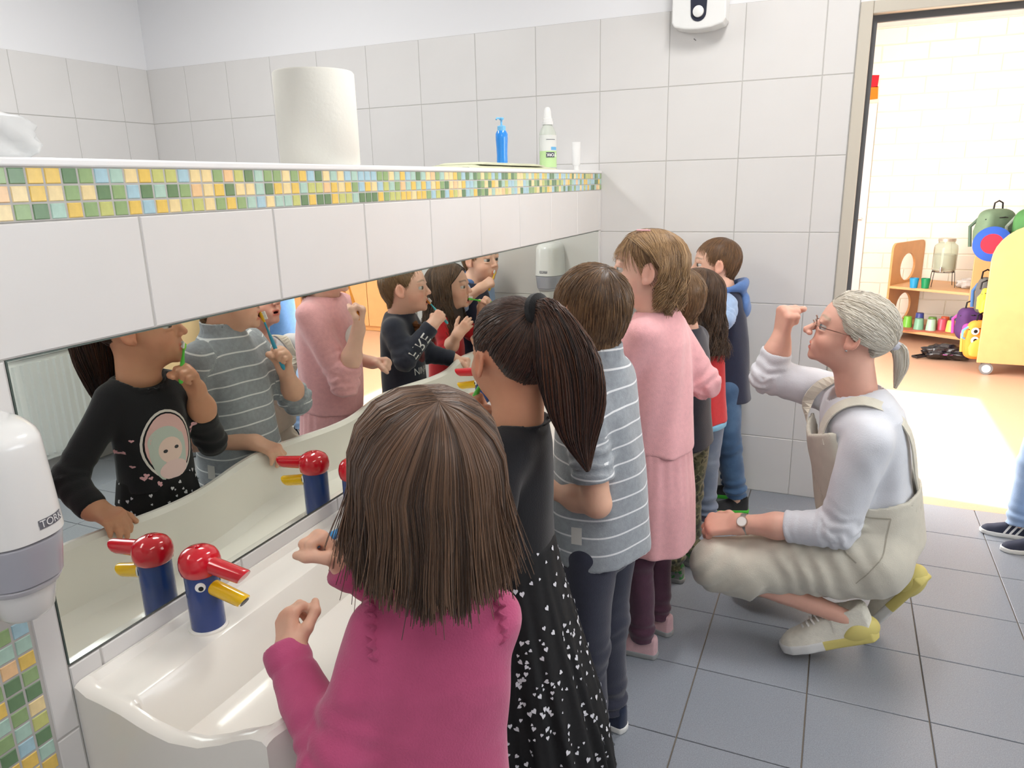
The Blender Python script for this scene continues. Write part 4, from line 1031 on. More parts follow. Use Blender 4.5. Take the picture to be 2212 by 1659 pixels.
    def shirt(s, name, m, rows=None, bottom=None, sl=(.042, .037, .031), ends=(1.0, 1.0), fold=.003, foldk=55, seed=1, neck=.005, collar=.006, scoop=0, sleeves=True, top_w=None, h=.0047, cuff=True, attrs=None, turtleneck=0, elbow_fold=.0035, hem_band=0, p=2.3, extra=None, depth=1.0, flare=1.0, label=None, ribs=None):
        bot = s.pv+s.u*(bottom if bottom is not None else -.04); top = s.nb+s.u*.022
        w = top_w or s.sw; D = depth
        rows = rows or [(0, w*1.14*flare, w*.98*flare*D, 0), (.25, w*1.08*flare, w*.95*D*flare, .004), (.55, w*1.08, w*.92*D, .004), (.76, w*1.10, w*.82*D, 0), (.88, w*1.0, w*.68*D, -.004), (.95, w*.74, w*.60*D, -.004), (1.0, w*.56, w*.54*D, -.004)]
        tr = Loft(bot, top, s.r, rows, p); nt, nr = s.neck; ax = nrm(s.nb-nt)
        S = {}
        for i, side in enumerate('LR'):
            S[side] = [getattr(s, k+side) for k in 'sew']
        def f(P):
            x, y, z = tr.coords(P)
            d = tr(P)
            d = d+fold*np.clip(1.2-z/tr.L*.6, .3, 1.2)*wrink(P, 1, foldk*.35, seed, (1, 1, .45)).astype(f32)*1.2
            for i, side in enumerate('LR' if sleeves else ''):
                a, e, w_ = S[side]
                if ends[i] < 0:
                    e2 = e+(a-e)*(-ends[i]); ua = nrm(e-a).astype(f32); al2 = (P-e2.astype(f32)) @ ua
                    arm = smax(capd(P, a, e, sl[0], sl[1]), al2, .005)
                    arm = arm+.0035*np.exp(-((al2+.05)/.035)**2)*np.sin(al2*210+2.2*wrink(P, 1, 26, seed+3))+.0025*np.exp(-((al2+.028)/.005)**2)+fold*.6*wrink(P, 1, foldk*.6, seed+5)
                    d = smin(d, arm, .02); continue
                end = e+(w_-e)*ends[i]
                c1 = capd(P, a, e, sl[0], sl[1]); c2 = capd(P, e, end, sl[1], sl[2])
                # flat cut at cuff
                c2 = smax(c2, (P-end.astype(f32)) @ nrm(w_-e).astype(f32), .006)
                arm = smin(c1, c2, .018)
                ee = np.linalg.norm(P-e.astype(f32), axis=1)
                along = np.where(c1 < c2, (P-e.astype(f32)) @ nrm(a-e).astype(f32), -((P-e.astype(f32)) @ nrm(w_-e).astype(f32)))
                msk = np.exp(-(ee/.055)**2); arm = arm+elbow_fold*msk*np.sin(along*190+2.2*wrink(P, 1, 26, seed+3))+fold*.4*wrink(P, 1, foldk*.6, seed+5)
                if ribs is not None and ribs[i]: arm = arm+.0028*np.exp(-(np.linalg.norm(P-end.astype(f32), axis=1)/.06)**2)*np.sin(along*260+2*wrink(P, 1, 30, seed+9))
                if cuff:
                    de = (P-end.astype(f32)) @ nrm(w_-e).astype(f32); arm = arm+.0025*np.exp(-((de+.035)/.006)**2)-.0008*(de > -.03)
                d = smin(d, arm, .028)
            if extra is not None: d = extra(P, d)
            # neck opening
            t = (P-nt.astype(f32)) @ ax.astype(f32); rad = np.linalg.norm((P-nt.astype(f32))-t[:, None]*ax.astype(f32), axis=1)
            L_ = np.linalg.norm(s.nb-nt)
            if turtleneck:
                d = smin(d, smax(smax(rad-(nr+.011), -(t-(L_-turtleneck)), .004), t-L_-.02, .01)+.0012*np.sin(rad*900), .012)
                d = smax(d, -smax(rad-(nr+.004), t-(L_-turtleneck+.03), .004), .003)
            else:
                cN = (nt+(s.nb-nt)*.8); qn = P-cN.astype(f32); fr = qn @ s.f.astype(f32); zc = (P[:, 2]-f32(s.nb[2]))
                lim = np.where(fr > 0, -.35*scoop*fr, .10*fr*0)
                d = smax(d, -smax(rad-(nr+neck), -(zc-lim+.002), .006), .004)
                if collar:
                    ring = np.sqrt((rad-(nr+neck+.002))**2+((zc-lim-.002)*.75)**2)-collar; d = smin(d, ring, .006)
            if hem_band: d = d+.002*np.exp(-((z-hem_band)/.005)**2)
            return d.astype(f32)
        pts = [bot-s.r*w*1.2*flare-s.f*w, bot+s.r*w*1.2*flare+s.f*w, bot-s.r*w*1.2*flare+s.f*w, bot+s.r*w*1.2*flare-s.f*w, top, nt]+[v for k in S.values() for v in k]
        lo, hi = bounds(pts, .065); lo[2] = max(lo[2], bot[2]-.03) if min(s.eL[2], s.eR[2], s.wL[2], s.wR[2]) > bot[2] else lo[2]
        at = {k: (lambda V, fn=fn: fn(V, tr, S)) for k, fn in (attrs or {}).items()}
        s.trunk = tr
        return sdf_obj(name, f, lo, hi, h, m, s.root, at, label)
    def trousers(s, m, r=(.068, .050, .042), waist=.0, seat=None, fold=.003, seed=4, h=.005, ankle=.0, name='trousers', attrs=None, bunch=.004, kind=0):
        ends = {}
        for side in 'LR':
            k, a = getattr(s, 'k'+side), getattr(s, 'a'+side); ends[side] = a+nrm(k-a)*ankle
        st = seat or (s.sw*.88, s.sw*.80, .085)
        def f(P):
            d = elld(P, s.pv+s.u*.0, st, np.stack([s.r, s.f, s.u], 1))
            d = smax(d, (P-(s.pv+s.u*(.065+waist)).astype(f32)) @ s.u.astype(f32), .005)
            for side in 'LR':
                hj, k, e = getattr(s, 'h'+side), getattr(s, 'k'+side), ends[side]
                c1 = capd(P, hj, k, r[0], r[1]); c2 = smax(capd(P, k, e, r[1], r[2]), (P-e.astype(f32)) @ nrm(e-k).astype(f32), .005)
                leg = smin(c1, c2, .02); al = (P-e.astype(f32)) @ nrm(k-e).astype(f32)
                leg = leg+bunch*np.exp(-((al-.03)/.05)**2)*np.sin(al*150+1.5*wrink(P, 1, 25, seed))+bunch*.7*np.exp(-(np.linalg.norm(P-k.astype(f32), axis=1)/.06)**2)*np.sin(al*140+2*wrink(P, 1, 20, seed+2))
                d = smin(d, leg, .012)
            return (d+fold*wrink(P, 1, 22, seed, (1, 1, .5))).astype(f32)
        pts = [s.pv+s.u*.08, s.hL, s.hR, s.kL, s.kR, s.aL, s.aR]
        lo, hi = bounds(pts, max(st[0], r[0])+.02); lo[2] = min(ends['L'][2], ends['R'][2])-.012
        return sdf_obj(name, f, lo, hi, h, m, s.root, attrs)
    def shoes(s, m_up, m_sole, L=.165, label=None, azs=None, sock=None, strap=None):
        for i, side in enumerate('LR'):
            a = getattr(s, 'a'+side); az = math.radians((azs or (s.foot_az-6 if side == 'R' else s.foot_az+6, )*2)[i] if azs else (s.foot_az+(8 if side == 'L' else -8)))
            f_ = np.array([math.cos(az), math.sin(az), 0]); r_ = np.array([f_[1], -f_[0], 0]); o0 = np.array([a[0], a[1], 0])
            build_shoe(s.root, o0, f_, r_, np.array([0, 0, 1.]), L, m_up, m_sole, strap)
def shoe_fn(L, part):
    def f(q):   # q local: x right, y forward (heel at -.27L), z up
        x, y, z = q[:, 0]/L, q[:, 1]/L, q[:, 2]/L
        cx = .02*np.sin((y+.27)*3); hw = np.interp(y, [-.30, -.24, -.1, .15, .4, .58, .68, .73], [.06, .135, .15, .165, .19, .165, .10, .0])
        d2 = (np.abs(x-cx)-hw)
        if part == 'sole':
            d = smax(d2+.0, np.abs(z-.055-.02*np.clip(y-.5, 0, 1))-.055, .02); d = smax(d, np.maximum(y-.725, -.30-y), .03)
        else:
            top = np.interp(y, [-.3, -.15, .05, .25, .45, .6, .72], [.40, .42, .40, .30, .225, .19, .12])
            hw2 = hw*np.clip(1-.55*(z-.1)/top*np.where(y > .1, 1, .55), .2, 1)
            d = smax(np.abs(x-cx)-hw2+.01, z-top, .09); d = smax(d, .06-z, .01); d = smax(d, np.maximum(y-.705, -.285-y), .05)
            hole = elld(np.stack([x, y, z], 1), (0, -.06, .46), (.11, .15, .13)); d = smax(d, -hole, .03)
        return (d*L).astype(f32)
    return f
def build_shoe(root, o0, f_, r_, u_, L, m_up, m_sole, strap=None, name='shoe', sole_h=.0035):
    R_ = np.stack([r_, f_, u_], 1).astype(f32); o32 = np.asarray(o0, f32)
    obs = []
    for part, m in (('upper', m_up), ('sole', m_sole)):
        g = shoe_fn(L, part); V, F = polygonize(g, (-.25*L, -.36*L, -.02*L), (.25*L, .80*L, .52*L), .0040 if L < .2 else .0048)
        obs.append((part, V @ R_.T+o32, F, m))
    sh_ = add(name, mesh_np(name, obs[0][1], obs[0][2], True), m_up); child_of(sh_, root)
    so = add('sole', mesh_np('sole', obs[1][1], obs[1][2], True), m_sole); so.parent = sh_
    return sh_
def brush_in_hand(Fg, side, col, col2, label, mouth=(0, .43, -.30), over=.045, grip=(.02, .50, -.16)):
    w, Rl, HL = Fg.hand[side]; m = Fg.hc+Fg.Rh @ np.array(mouth)*Fg.H; c = w+Rl @ np.array(grip)*HL
    d = nrm(c-m); L = np.linalg.norm(c-m); return toothbrush(m-d*.006, m+d*(L+over), col, col2, label)
def toothbrush(head, tail, col, col2, label, owner_up=(0, 0, 1)):
    head = np.array(head, float); tail = np.array(tail, float); d = nrm(tail-head); L = np.linalg.norm(tail-head)
    s_ = nrm(np.cross(d, owner_up)); u_ = np.cross(s_, d)
    t = empty('toothbrush', tuple(tail), label, 'toothbrush', 'toothbrushes')
    o = MB().tube([head+d*L*x for x in (.16, .3, .5, .75, .95, 1)], [.0028, .003, .0052, .0062, .0058, .003], 10).obj('handle', mat('brush_'+col[0], col[1], .3), smooth=True); child_of(o, t)
    o = MB().tube([head+d*L*x for x in (-.01, .02, .12, .17)], [.002, .0055, .0055, .0028], 10).obj('brush_head', mat('brush_head_'+col2[0], col2[1], .3), smooth=True); child_of(o, t)
    mb = MB()
    for k in range(5):
        c = head+d*L*(.02+.025*k); mb.tube([c, c+u_*.012], .0035, 6)
    o = mb.obj('bristles', M_eyew); child_of(o, t); o['kind'] = 'stuff'
    return t
# ================================================================== people
def flat_frame(az): return head_frame(az, 0, 0)
def long_hair(Fg, seed, n, col, col2, z_end, K=13, curl=0, curl_k=26, part_pole=(0, -.42, .9), face_gap=58, r=.0016, tipjit=.05, taper=.0, width=.14, flare=.0, az=None, side_short=.10, back_len=0, front_pole=(0, .70, .72)):
    g = np.random.default_rng(seed); pole = nrm(part_pole)
    Rf = head_frame(az, 0, 0) if az is not None else Fg.Rh
    def path(ph, rad, zend, K, jit, fan):
        k = np.linspace(0, 1, K)[None]; az_ = np.radians(ph)[:, None]
        pf = nrm(front_pole); fan = np.clip(fan, 0, 1)[:, None]; pl = pole*(1-fan)+pf*fan+np.array([0, 0, .35])*(fan*(1-fan)); pl /= np.linalg.norm(pl, axis=1)[:, None]
        eq = np.stack([np.sin(az_), np.cos(az_), np.full_like(az_, -.12)], -1)[:, 0]; eq /= np.linalg.norm(eq, axis=1)[:, None]
        om = np.arccos(np.clip((eq*pl).sum(1), -1, 1))[:, None]
        arc = np.clip(k/.42, 0, 1); w1 = np.sin((1-arc)*om)/np.sin(om); w2 = np.sin(arc*om)/np.sin(om)
        D = w1[..., None]*pl[:, None]+w2[..., None]*eq[:, None]
        Q = HC+HR*D*(1+width*rad[:, None, None]*np.clip(.42+arc*.58, 0, 1)[..., None])
        fall = np.clip((k-.42)/.58, 0, 1); zeq = Q[:, -1:, 2]
        Q[..., 2] = np.where(k > .42, zeq+(zend[:, None]-zeq)*fall, Q[..., 2])
        sp = 1+flare*fall**2-taper*fall; c0 = np.array([0, -.05])
        Q[..., :2] = np.where((k > .42)[..., None], c0+(Q[..., :2]-c0)*sp[..., None]*(1+jit[:, None, None]*fall[..., None]), Q[..., :2])
        return Q, fall
    NB = 96; phb0 = np.linspace(-180, 180, NB, endpoint=False); fb = np.clip((face_gap+25-np.abs(phb0))/(face_gap+20), 0, 1)
    phb = phb0; phb = np.where(np.abs(phb) < face_gap, np.sign(phb+1e-6)*face_gap, phb)
    Qb, _ = path(phb, np.full(NB, .74), np.full(NB, z_end+.03), 18, np.zeros(NB), fb)
    Fb = np.concatenate([grid_faces(NB, 18), np.stack([np.arange(17)+(NB-1)*18, np.arange(17), np.arange(17)+1, np.arange(17)+1+(NB-1)*18], 1)])
    parts = [(Qb.reshape(-1, 3), Fb, np.asarray(col)*.75)]
    ph = g.uniform(-180, 180, n); gap = np.abs(ph) < face_gap; ph = np.where(gap, np.sign(ph)*(face_gap+g.uniform(0, 25, n)), ph)
    lock = np.round(ph/11); lr = np.random.default_rng(seed+1).uniform(-1, 1, 64)[(lock.astype(int)) % 64]
    rad = g.uniform(.78, 1.0, n)+.06*lr; ze = z_end+g.uniform(-tipjit, tipjit*1.2, n)+side_short*(np.abs(ph) < 95)*g.uniform(0, 1, n)+tipjit*.6*lr-back_len*np.clip((np.abs(ph)-100)/60, 0, 1)
    fan = np.clip((face_gap+45-np.abs(ph))/40, 0, 1)*g.uniform(0, 1, n); Q, fall = path(ph, rad, ze, K, g.normal(0, .05, n), fan)
    a_ = np.radians(ph)[:, None]; out = np.stack([np.sin(a_), np.cos(a_)], -1); tan = np.stack([np.cos(a_), -np.sin(a_)], -1)
    if curl:
        t = np.linspace(0, 1, K)[None]; pz = (lr*9)[:, None]+g.uniform(0, 1.6, n)[:, None]; amp = curl*np.clip(fall*1.2+.1, 0, 1)*g.uniform(.6, 1.2, n)[:, None]
        Q[..., :2] += out*(amp*np.cos(curl_k*t+pz))[..., None]*.7+tan*(amp*np.sin(curl_k*t+pz))[..., None]
    else:
        Q[..., :2] += tan*(.035*np.sin(lr[:, None]*9+3.2*fall)*fall)[..., None]+out*(.02*np.sin(lr[:, None]*17+4*fall)*fall)[..., None]
        fly = (g.uniform(0, 1, n) < .05)[:, None]*np.clip(fall, 0, 1)**1.5*g.uniform(.03, .16, n)[:, None]; Q[..., :2] += out*fly[..., None]
    cj = np.clip(g.normal(.42, .25, n)+.25*lr, 0, 1)[:, None]; C = np.asarray(col)*(1-cj)+np.asarray(col2)*cj
    V, F = strand_mesh(Q, np.full(n, r/Fg.H), np.full(n, r*.45/Fg.H)); parts.append((V, F, np.repeat(C, K*3, 0)))
    return to_world(parts, Rf, Fg.hc, Fg.H)
def slick_hair(Fg, tie, kind, n, col, col2, seed, infl=.05, r=.0012, K=7):
    """hair combed from the hairline to a tie point"""
    g = np.random.default_rng(seed); td = nrm(tie)
    be = np.radians(np.linspace(0, 360, 120, endpoint=False)); zz = np.linspace(-.99, .99, 200)
    dirs = []
    for b in be:
        bb = math.degrees(b) if b <= math.pi else 360-math.degrees(b); zh = hairline_z(bb, kind)
        # point on ellipsoid with azimuth b (from front) and height zh
        dz = np.clip((zh-HC[2])/HR[2], -.98, .98); rr = math.sqrt(1-dz*dz); dirs.append(nrm([math.sin(b)*rr, math.cos(b)*rr, dz]))
    dirs = np.array(dirs); om = np.arccos(np.clip(dirs @ td, -1, 1))[:, None]; t = np.linspace(0, 1, 16)[None]
    def arcp(d, om, t, s):
        w1 = np.sin((1-t)*om)/np.sin(om); w2 = np.sin(t*om)/np.sin(om); return HC+HR*(w1[..., None]*d[:, None]+w2[..., None]*td)*s[..., None]
    cap_ = arcp(dirs, om, t, 1+infl*np.clip(t*5+.12, 0, 1))
    n0 = len(be); Fc = np.concatenate([grid_faces(n0, 16), np.stack([np.arange(15)+(n0-1)*16, np.arange(15), np.arange(15)+1, np.arange(15)+1+(n0-1)*16], 1)])[:, ::-1]
    parts = [(cap_.reshape(-1, 3), Fc, np.asarray(col)*.8)]
    i = g.integers(0, n0, n); dj = dirs[i]+g.normal(0, .02, (n, 3)); dj /= np.linalg.norm(dj, axis=1)[:, None]; oj = np.arccos(np.clip(dj @ td, -1, 1))[:, None]
    k = np.linspace(0, 1, K)[None]; t0 = g.uniform(0, .55, n)[:, None]*(g.uniform(0, 1, n)[:, None] < .5); tt = t0+(1-t0)*k
    s = 1+infl*np.clip(tt*5+.1, 0, 1)*g.uniform(.95, 1.25, n)[:, None]+.004
    Q = arcp(dj, oj, tt, s)
    cj = np.clip(g.normal(.4, .28, n), 0, 1)[:, None]; C = np.asarray(col)*(1-cj)+np.asarray(col2)*cj
    V, F = strand_mesh(Q, np.full(n, r/Fg.H), np.full(n, r*.8/Fg.H)); parts.append((V, F, np.repeat(C, K*3, 0)))
    return to_world(parts, Fg.Rh, Fg.hc, Fg.H)
def tail_hair(path, rad, n, col, col2, seed, r=.0012, K=11):
    g = np.random.default_rng(seed); path = np.array(path, float); rad = np.array(rad, float)
    u = np.linspace(0, 1, len(path)); uu = np.linspace(0, 1, 24)
    def ci(vals): return np.stack([np.interp(uu, u, vals[:, j]) for j in range(vals.shape[1])], 1)
    pc = ci(path); rc = np.interp(uu, u, rad)
    for _ in range(3): pc[1:-1] = (pc[:-2]+2*pc[1:-1]+pc[2:])/4; rc[1:-1] = (rc[:-2]+2*rc[1:-1]+rc[2:])/4
    T = np.gradient(pc, axis=0); T /= np.linalg.norm(T, axis=1)[:, None]; a = np.cross(T, [0.3, 1, 0.1]); a /= np.linalg.norm(a, axis=1)[:, None]; b = np.cross(T, a)
    ang = np.linspace(0, 2*math.pi, 20, endpoint=False); base = pc[:, None]+.8*rc[:, None, None]*(np.cos(ang)[None, :, None]*a[:, None]+np.sin(ang)[None, :, None]*b[:, None])
    parts = [(base.reshape(-1, 3), grid_faces(24, 20, True), np.asarray(col)*.8)]
    rr = np.sqrt(g.uniform(.35, 1.0, n)); th = g.uniform(0, 6.28, n); end = g.uniform(.72, 1.0, n)
    k = np.linspace(0, 1, K)[None]*end[:, None]; ix = k*23; i0 = np.clip(ix.astype(int), 0, 22); fr = (ix-i0)[..., None]
    L = lambda X: X[i0]*(1-fr)+X[i0+1]*fr
    tw = th[:, None]+.5*k; R_ = np.interp(k, uu, rc)*rr[:, None]*(1+.12*np.sin(6*k+th[:, None]*3))
    Q = L(pc)+R_[..., None]*(np.cos(tw)[..., None]*L(a)+np.sin(tw)[..., None]*L(b))
    cj = np.clip(g.normal(.4, .3, n), 0, 1)[:, None]; C = np.asarray(col)*(1-cj)+np.asarray(col2)*cj
    V, F = strand_mesh(Q, np.full(n, r), np.full(n, r*.4)); parts.append((V, F, np.repeat(C, K*3, 0)))
    return parts
from mathutils.bvhtree import BVHTree
def decal(shirt, Fg, V2, faces, colmat, name, origin, right, up, fwd, off=.0012, parent=None):
    """flat 2d print (u,v) projected on the garment along -fwd"""
    bvh = BVHTree.FromPolygons([v.co for v in shirt.data.vertices], [tuple(p.vertices) for p in shirt.data.polygons])
    o0 = np.array(origin, float); out = []
    for u, v in V2:
        st = o0+right*u+up*v+fwd*.25; h_ = bvh.ray_cast(Vector(st), Vector(-np.asarray(fwd)), .6)
        if h_[0] is None: h_ = (Vector(o0+right*u+up*v), Vector(fwd))
        out.append(np.array(h_[0])+np.asarray(fwd)*off)
    me = bpy.data.meshes.new(name); me.from_pydata([tuple(v) for v in out], [], [tuple(f) for f in faces]); me.update()
    o = add(name, me, colmat); o.parent = shirt
    return o
def disc2(cx, cy, rx, ry, n=26, rings=5, r0=0.0, rot=0):
    V = []; F = []
    for i in range(rings+1):
        q = r0+(1-r0)*i/rings
        for k in range(n):
            a = 2*math.pi*k/n; x, y = rx*q*math.cos(a), ry*q*math.sin(a); V.append((cx+x*math.cos(rot)-y*math.sin(rot), cy+x*math.sin(rot)+y*math.cos(rot)))
    for i in range(rings):
        for k in range(n): F.append((i*n+k, i*n+(k+1) % n, (i+1)*n+(k+1) % n, (i+1)*n+k))
    return V, F
def heart2(cx, cy, s, rot=0):
    t = np.linspace(0, 2*math.pi, 14, endpoint=False); x = 16*np.sin(t)**3/17; y = (13*np.cos(t)-5*np.cos(2*t)-2*np.cos(3*t)-np.cos(4*t))/17
    c, s_ = math.cos(rot), math.sin(rot); P = [(cx+s*(a*c-b*s_), cy+s*(a*s_+b*c)) for a, b in zip(x, y)]
    return P, [tuple(range(14))]
def merge2(items):
    V = []; F = []
    for v, f in items: n = len(V); V += list(v); F += [tuple(i+n for i in q) for q in f]
    return V, F
def text2(txt, size, cx, cy, rot=0, mirror=False, sx=1.0):
    me = text_mesh(txt, size, 0); V = [(v.co.x*sx, v.co.y) for v in me.vertices]; F = [tuple(p.vertices) for p in me.polygons]; bpy.data.meshes.remove(me)
    c, s_ = math.cos(rot), math.sin(rot); m = -1 if mirror else 1
    return [(cx+m*a*c-b*s_, cy+m*a*s_+b*c) for a, b in V], F
M_ink = mat('white_ink', (226,226,226), .7)
def stripes(name, base, line, pitch, width, a='stripe'):
    m = cloth(name, base, nscale=90, noise=.10); nt = m.node_tree; b = nt.nodes['Principled BSDF']; N = nt.nodes.new; L = nt.links.new
    src = b.inputs['Base Color'].links[0].from_socket
    at = N('ShaderNodeAttribute'); at.attribute_name = a
    d = N('ShaderNodeMath'); d.operation = 'DIVIDE'; d.inputs[1].default_value = pitch; L(at.outputs['Fac'], d.inputs[0])
    fr = N('ShaderNodeMath'); fr.operation = 'FRACT'; L(d.outputs[0], fr.inputs[0])
    lt = N('ShaderNodeMath'); lt.operation = 'LESS_THAN'; lt.inputs[1].default_value = width; L(fr.outputs[0], lt.inputs[0])
    mx = N('ShaderNodeMix'); mx.data_type = 'RGBA'; L(lt.outputs[0], mx.inputs['Factor']); L(src, mx.inputs['A']); mx.inputs['B'].default_value = (*lin(line), 1); L(mx.outputs['Result'], b.inputs['Base Color'])
    return m
def ramp_cloth(name, cols, scale, detail=3, kind='noise', constant=True, bump=.3):
    m = cloth(name, (100, 100, 100), noise=0, bump=bump); nt = m.node_tree; b = nt.nodes['Principled BSDF']; N = nt.nodes.new; L = nt.links.new
    tc = N('ShaderNodeTexCoord'); n = N('ShaderNodeTexNoise'); n.inputs['Scale'].default_value = scale; n.inputs['Detail'].default_value = detail; L(tc.outputs['Object'], n.inputs['Vector'])
    cr = N('ShaderNodeValToRGB'); cr.color_ramp.interpolation = 'CONSTANT' if constant else 'LINEAR'
    while len(cr.color_ramp.elements) < len(cols): cr.color_ramp.elements.new(.5)
    for e, (p_, c) in zip(cr.color_ramp.elements, cols): e.position = p_; e.color = (*lin(c), 1)
    L(n.outputs['Fac'], cr.inputs['Fac']); L(cr.outputs['Color'], b.inputs['Base Color']); return m
M_soleW = mat('white_rubber_sole', (225,225,222), .6)
# ---------------------------------------------------------------- 1 girl in the dark pink sweatshirt (nearest)
M_magenta = cloth('dark_pink_sweatshirt', (188,80,122), nscale=30)
k1 = Fig((.560, -2.583), 124, 1.085, H=.190, sh_w=.072, label='girl with long brown hair in a dark pink sweatshirt, nearest the camera', head=(.556, -2.568, 1.040), head_az=135, head_pitch=-6, lean=.0)
k1.arm('L', (.472, -2.690, .668), (.348, -2.622, .746)); k1.arm('R', (.555, -2.455, .74), (.425, -2.572, .880))
k1.body(h=.0030, skin=(226,178,152), hands=dict(L=dict(d=(-.30, .40, .55), back=(-.45, -.6, .5), pose='pinch'), R=dict(d=(-.45, -.25, .65), back=(.1, .6, .5), pose='grip')), brow=(.12, .08, .05))
k1.shirt('sweatshirt', M_magenta, sl=(.042, .041, .031), ends=(1.1, 1.05), fold=.0065, foldk=48, seed=11, bottom=-.10, flare=1.12, top_w=.086, elbow_fold=.006)
for side, sg in (('L', -1), ('R', 1)):
    c = getattr(k1, 's'+side)+k1.r*sg*.004; V = []
    for q, an in enumerate(np.linspace(math.radians(-75), math.radians(100), 60)):
        rad_ = k1.u*math.cos(an)-k1.f*math.sin(an); w_ = .0045*math.sin(q*1.15); V += [c+rad_*.040-k1.r*sg*.004, c+rad_*(.050+.003*math.sin(q*.9))+k1.r*sg*(.004+w_), c+rad_*(.0485)+k1.r*sg*(.0085+w_)]
    o = add('shoulder_ruffle', mesh_np('shoulder_ruffle', np.array(V), grid_faces(60, 3), True), M_magenta); child_of(o, k1.root)
k1.trousers(cloth('dark_leggings', (52,44,56)), r=(.060, .044, .036))
k1.shoes(cloth('pink_slipper', (200,120,140)), M_soleW)
hair_obj(long_hair(k1, 5, 4600, lin((62,45,35)), lin((124,94,73)), -.60, K=12, face_gap=66, width=.36, part_pole=(.10, -.40, .92), flare=.02, r=.0011, az=135, tipjit=.07, back_len=.06), k1.root, 'brown_long_hair', .36)
brush_in_hand(k1, 'R', ('blue', (70,150,210)), ('teal', (60,170,170)), 'blue toothbrush held by the girl in the dark pink sweatshirt', over=.008)
# ---------------------------------------------------------------- 2 girl with ponytail, black top and heart skirt
M_blackc = cloth('black_jersey', (22,22,26), bump=.25, sheen=.15)
k2 = Fig((.482, -2.132), 187, 1.185, H=.196, sh_w=.074, label='girl with a dark ponytail, black top and black heart-print skirt', head=(.478, -2.112, 1.083), head_az=148, head_pitch=4, lean=.0)
k2.arm('L', (.515, -2.33, .772), (.432, -2.338, .722)); k2.arm('R', (.455, -1.975, .755), (.392, -2.058, .925))
k2.body((206,150,118), hands=dict(L=dict(d=(-.75, .0, -.12), back=(-.1, -.1, 1), pose='drape'), R=dict(d=(-.25, -.4, .75), back=(-.3, .7, .5), pose='grip')), brow=(.02, .013, .01), iris=(.03, .018, .012), bare_fore=(False, .55))
sh2 = k2.shirt('black_top', M_blackc, sl=(.037, .035, .032), ends=(1.0, .55), fold=.0030, top_w=.077, seed=21, bottom=.145, cuff=False, scoop=1.0, neck=.012, collar=.003)
wz = k2.pv+k2.u*.172; hemz = np.array([k2.loc[0]+.01, k2.loc[1]+.005, .135])
sk = Loft(hemz, wz, k2.r, [(0, .168, .165, -.034), (.3, .155, .140, -.034), (.6, .130, .108, -.022), (.88, .100, .086, -.004), (1, .088, .078, 0)], 2.0)
pleat = lambda a, t: .055*np.sin(a*17+2*np.sin(a*3))*np.clip(1.1-t, 0, 1)+.03*np.sin(a*31+t*5)*np.clip(1-t, 0, 1)
M_skirt = mat('black_tulle', (20,20,22), .8, noise=.2, nscale=200)
lo, hi = bounds([hemz-k2.r*.23-k2.f*.23, hemz+k2.r*.23+k2.f*.23, hemz+k2.r*.23-k2.f*.23, hemz-k2.r*.23+k2.f*.23, wz], .01)
skirt = sdf_obj('skirt', lambda P: sk(P, pleat, .006), lo, hi, .0054, M_skirt, k2.root)
def hearts_on(o, n, seed, size, axis_z, m, parent):
    g = np.random.default_rng(seed); me = o.data; nv = len(me.polygons)
    cen = np.empty(nv*3, f32); me.polygons.foreach_get('center', cen); cen = cen.reshape(-1, 3); nor = np.empty(nv*3, f32); me.polygons.foreach_get('normal', nor); nor = nor.reshape(-1, 3)
    ok = np.where(np.abs(nor[:, 2]) < .6)[0]; V = []; F = []; h2, _ = heart2(0, 0, 1)
    h2 = np.array(h2)
    for i in g.choice(ok, n, replace=False):
        N_ = nor[i]; a = nrm(np.cross([0, 0, 1], N_)); b = np.cross(N_, a); r = g.normal(0, .6); s = size*g.uniform(.45, 1.15); a, b = math.cos(r)*a+math.sin(r)*b, -math.sin(r)*a+math.cos(r)*b
        n0 = len(V); V += [cen[i]+N_*.0022+s*(x*a*.8+y*b) for x, y in h2]; F.append(tuple(range(n0, n0+14)))
    mm = bpy.data.meshes.new('heart_print'); mm.from_pydata([tuple(map(float, v)) for v in V], [], F); mm.update()
    q = add('heart_print', mm, m); q.parent = parent; q['kind'] = 'stuff'; return q
hearts_on(skirt, 850, 4, .0060, None, mat('silver_heart_print', (226,226,232), .35), skirt)
k2.trousers(cloth('black_tights', (24,22,26)), r=(.055, .040, .032)); k2.shoes(cloth('dark_shoe', (40,40,46)), M_soleW)
DK, DK2 = lin((30,22,20)), lin((92,62,46))
p0_ = k2.hc+k2.Rh @ (HC+HR*nrm((0, -.50, .80))*1.055)*k2.H
pt = [tuple(p0_), tuple(p0_+np.array([.030, -.010, .006])), (.600, -2.158, 1.095), (.610, -2.150, 1.02), (.615, -2.143, .95), (.634, -2.143, .885)]
hair_obj(slick_hair(k2, (0, -.50, .80), 'girl', 2300, DK, DK2, 31, .07)+tail_hair(pt, [.010, .030, .056, .054, .036, .004], 1900, DK, lin((104,66,46)), 32, r=.0013), k2.root, 'dark_brown_hair', .36)
tz = nrm(np.array(pt[1])-np.array(pt[0])); tie = MB().tube([np.array(pt[0])+tz*.000, np.array(pt[0])+tz*.006, np.array(pt[0])+tz*.016, np.array(pt[0])+tz*.022], [.018, .030, .030, .020], 20).obj('hair_tie', cloth('black_hair_tie', (16,16,18)), smooth=True); child_of(tie, k2.root)
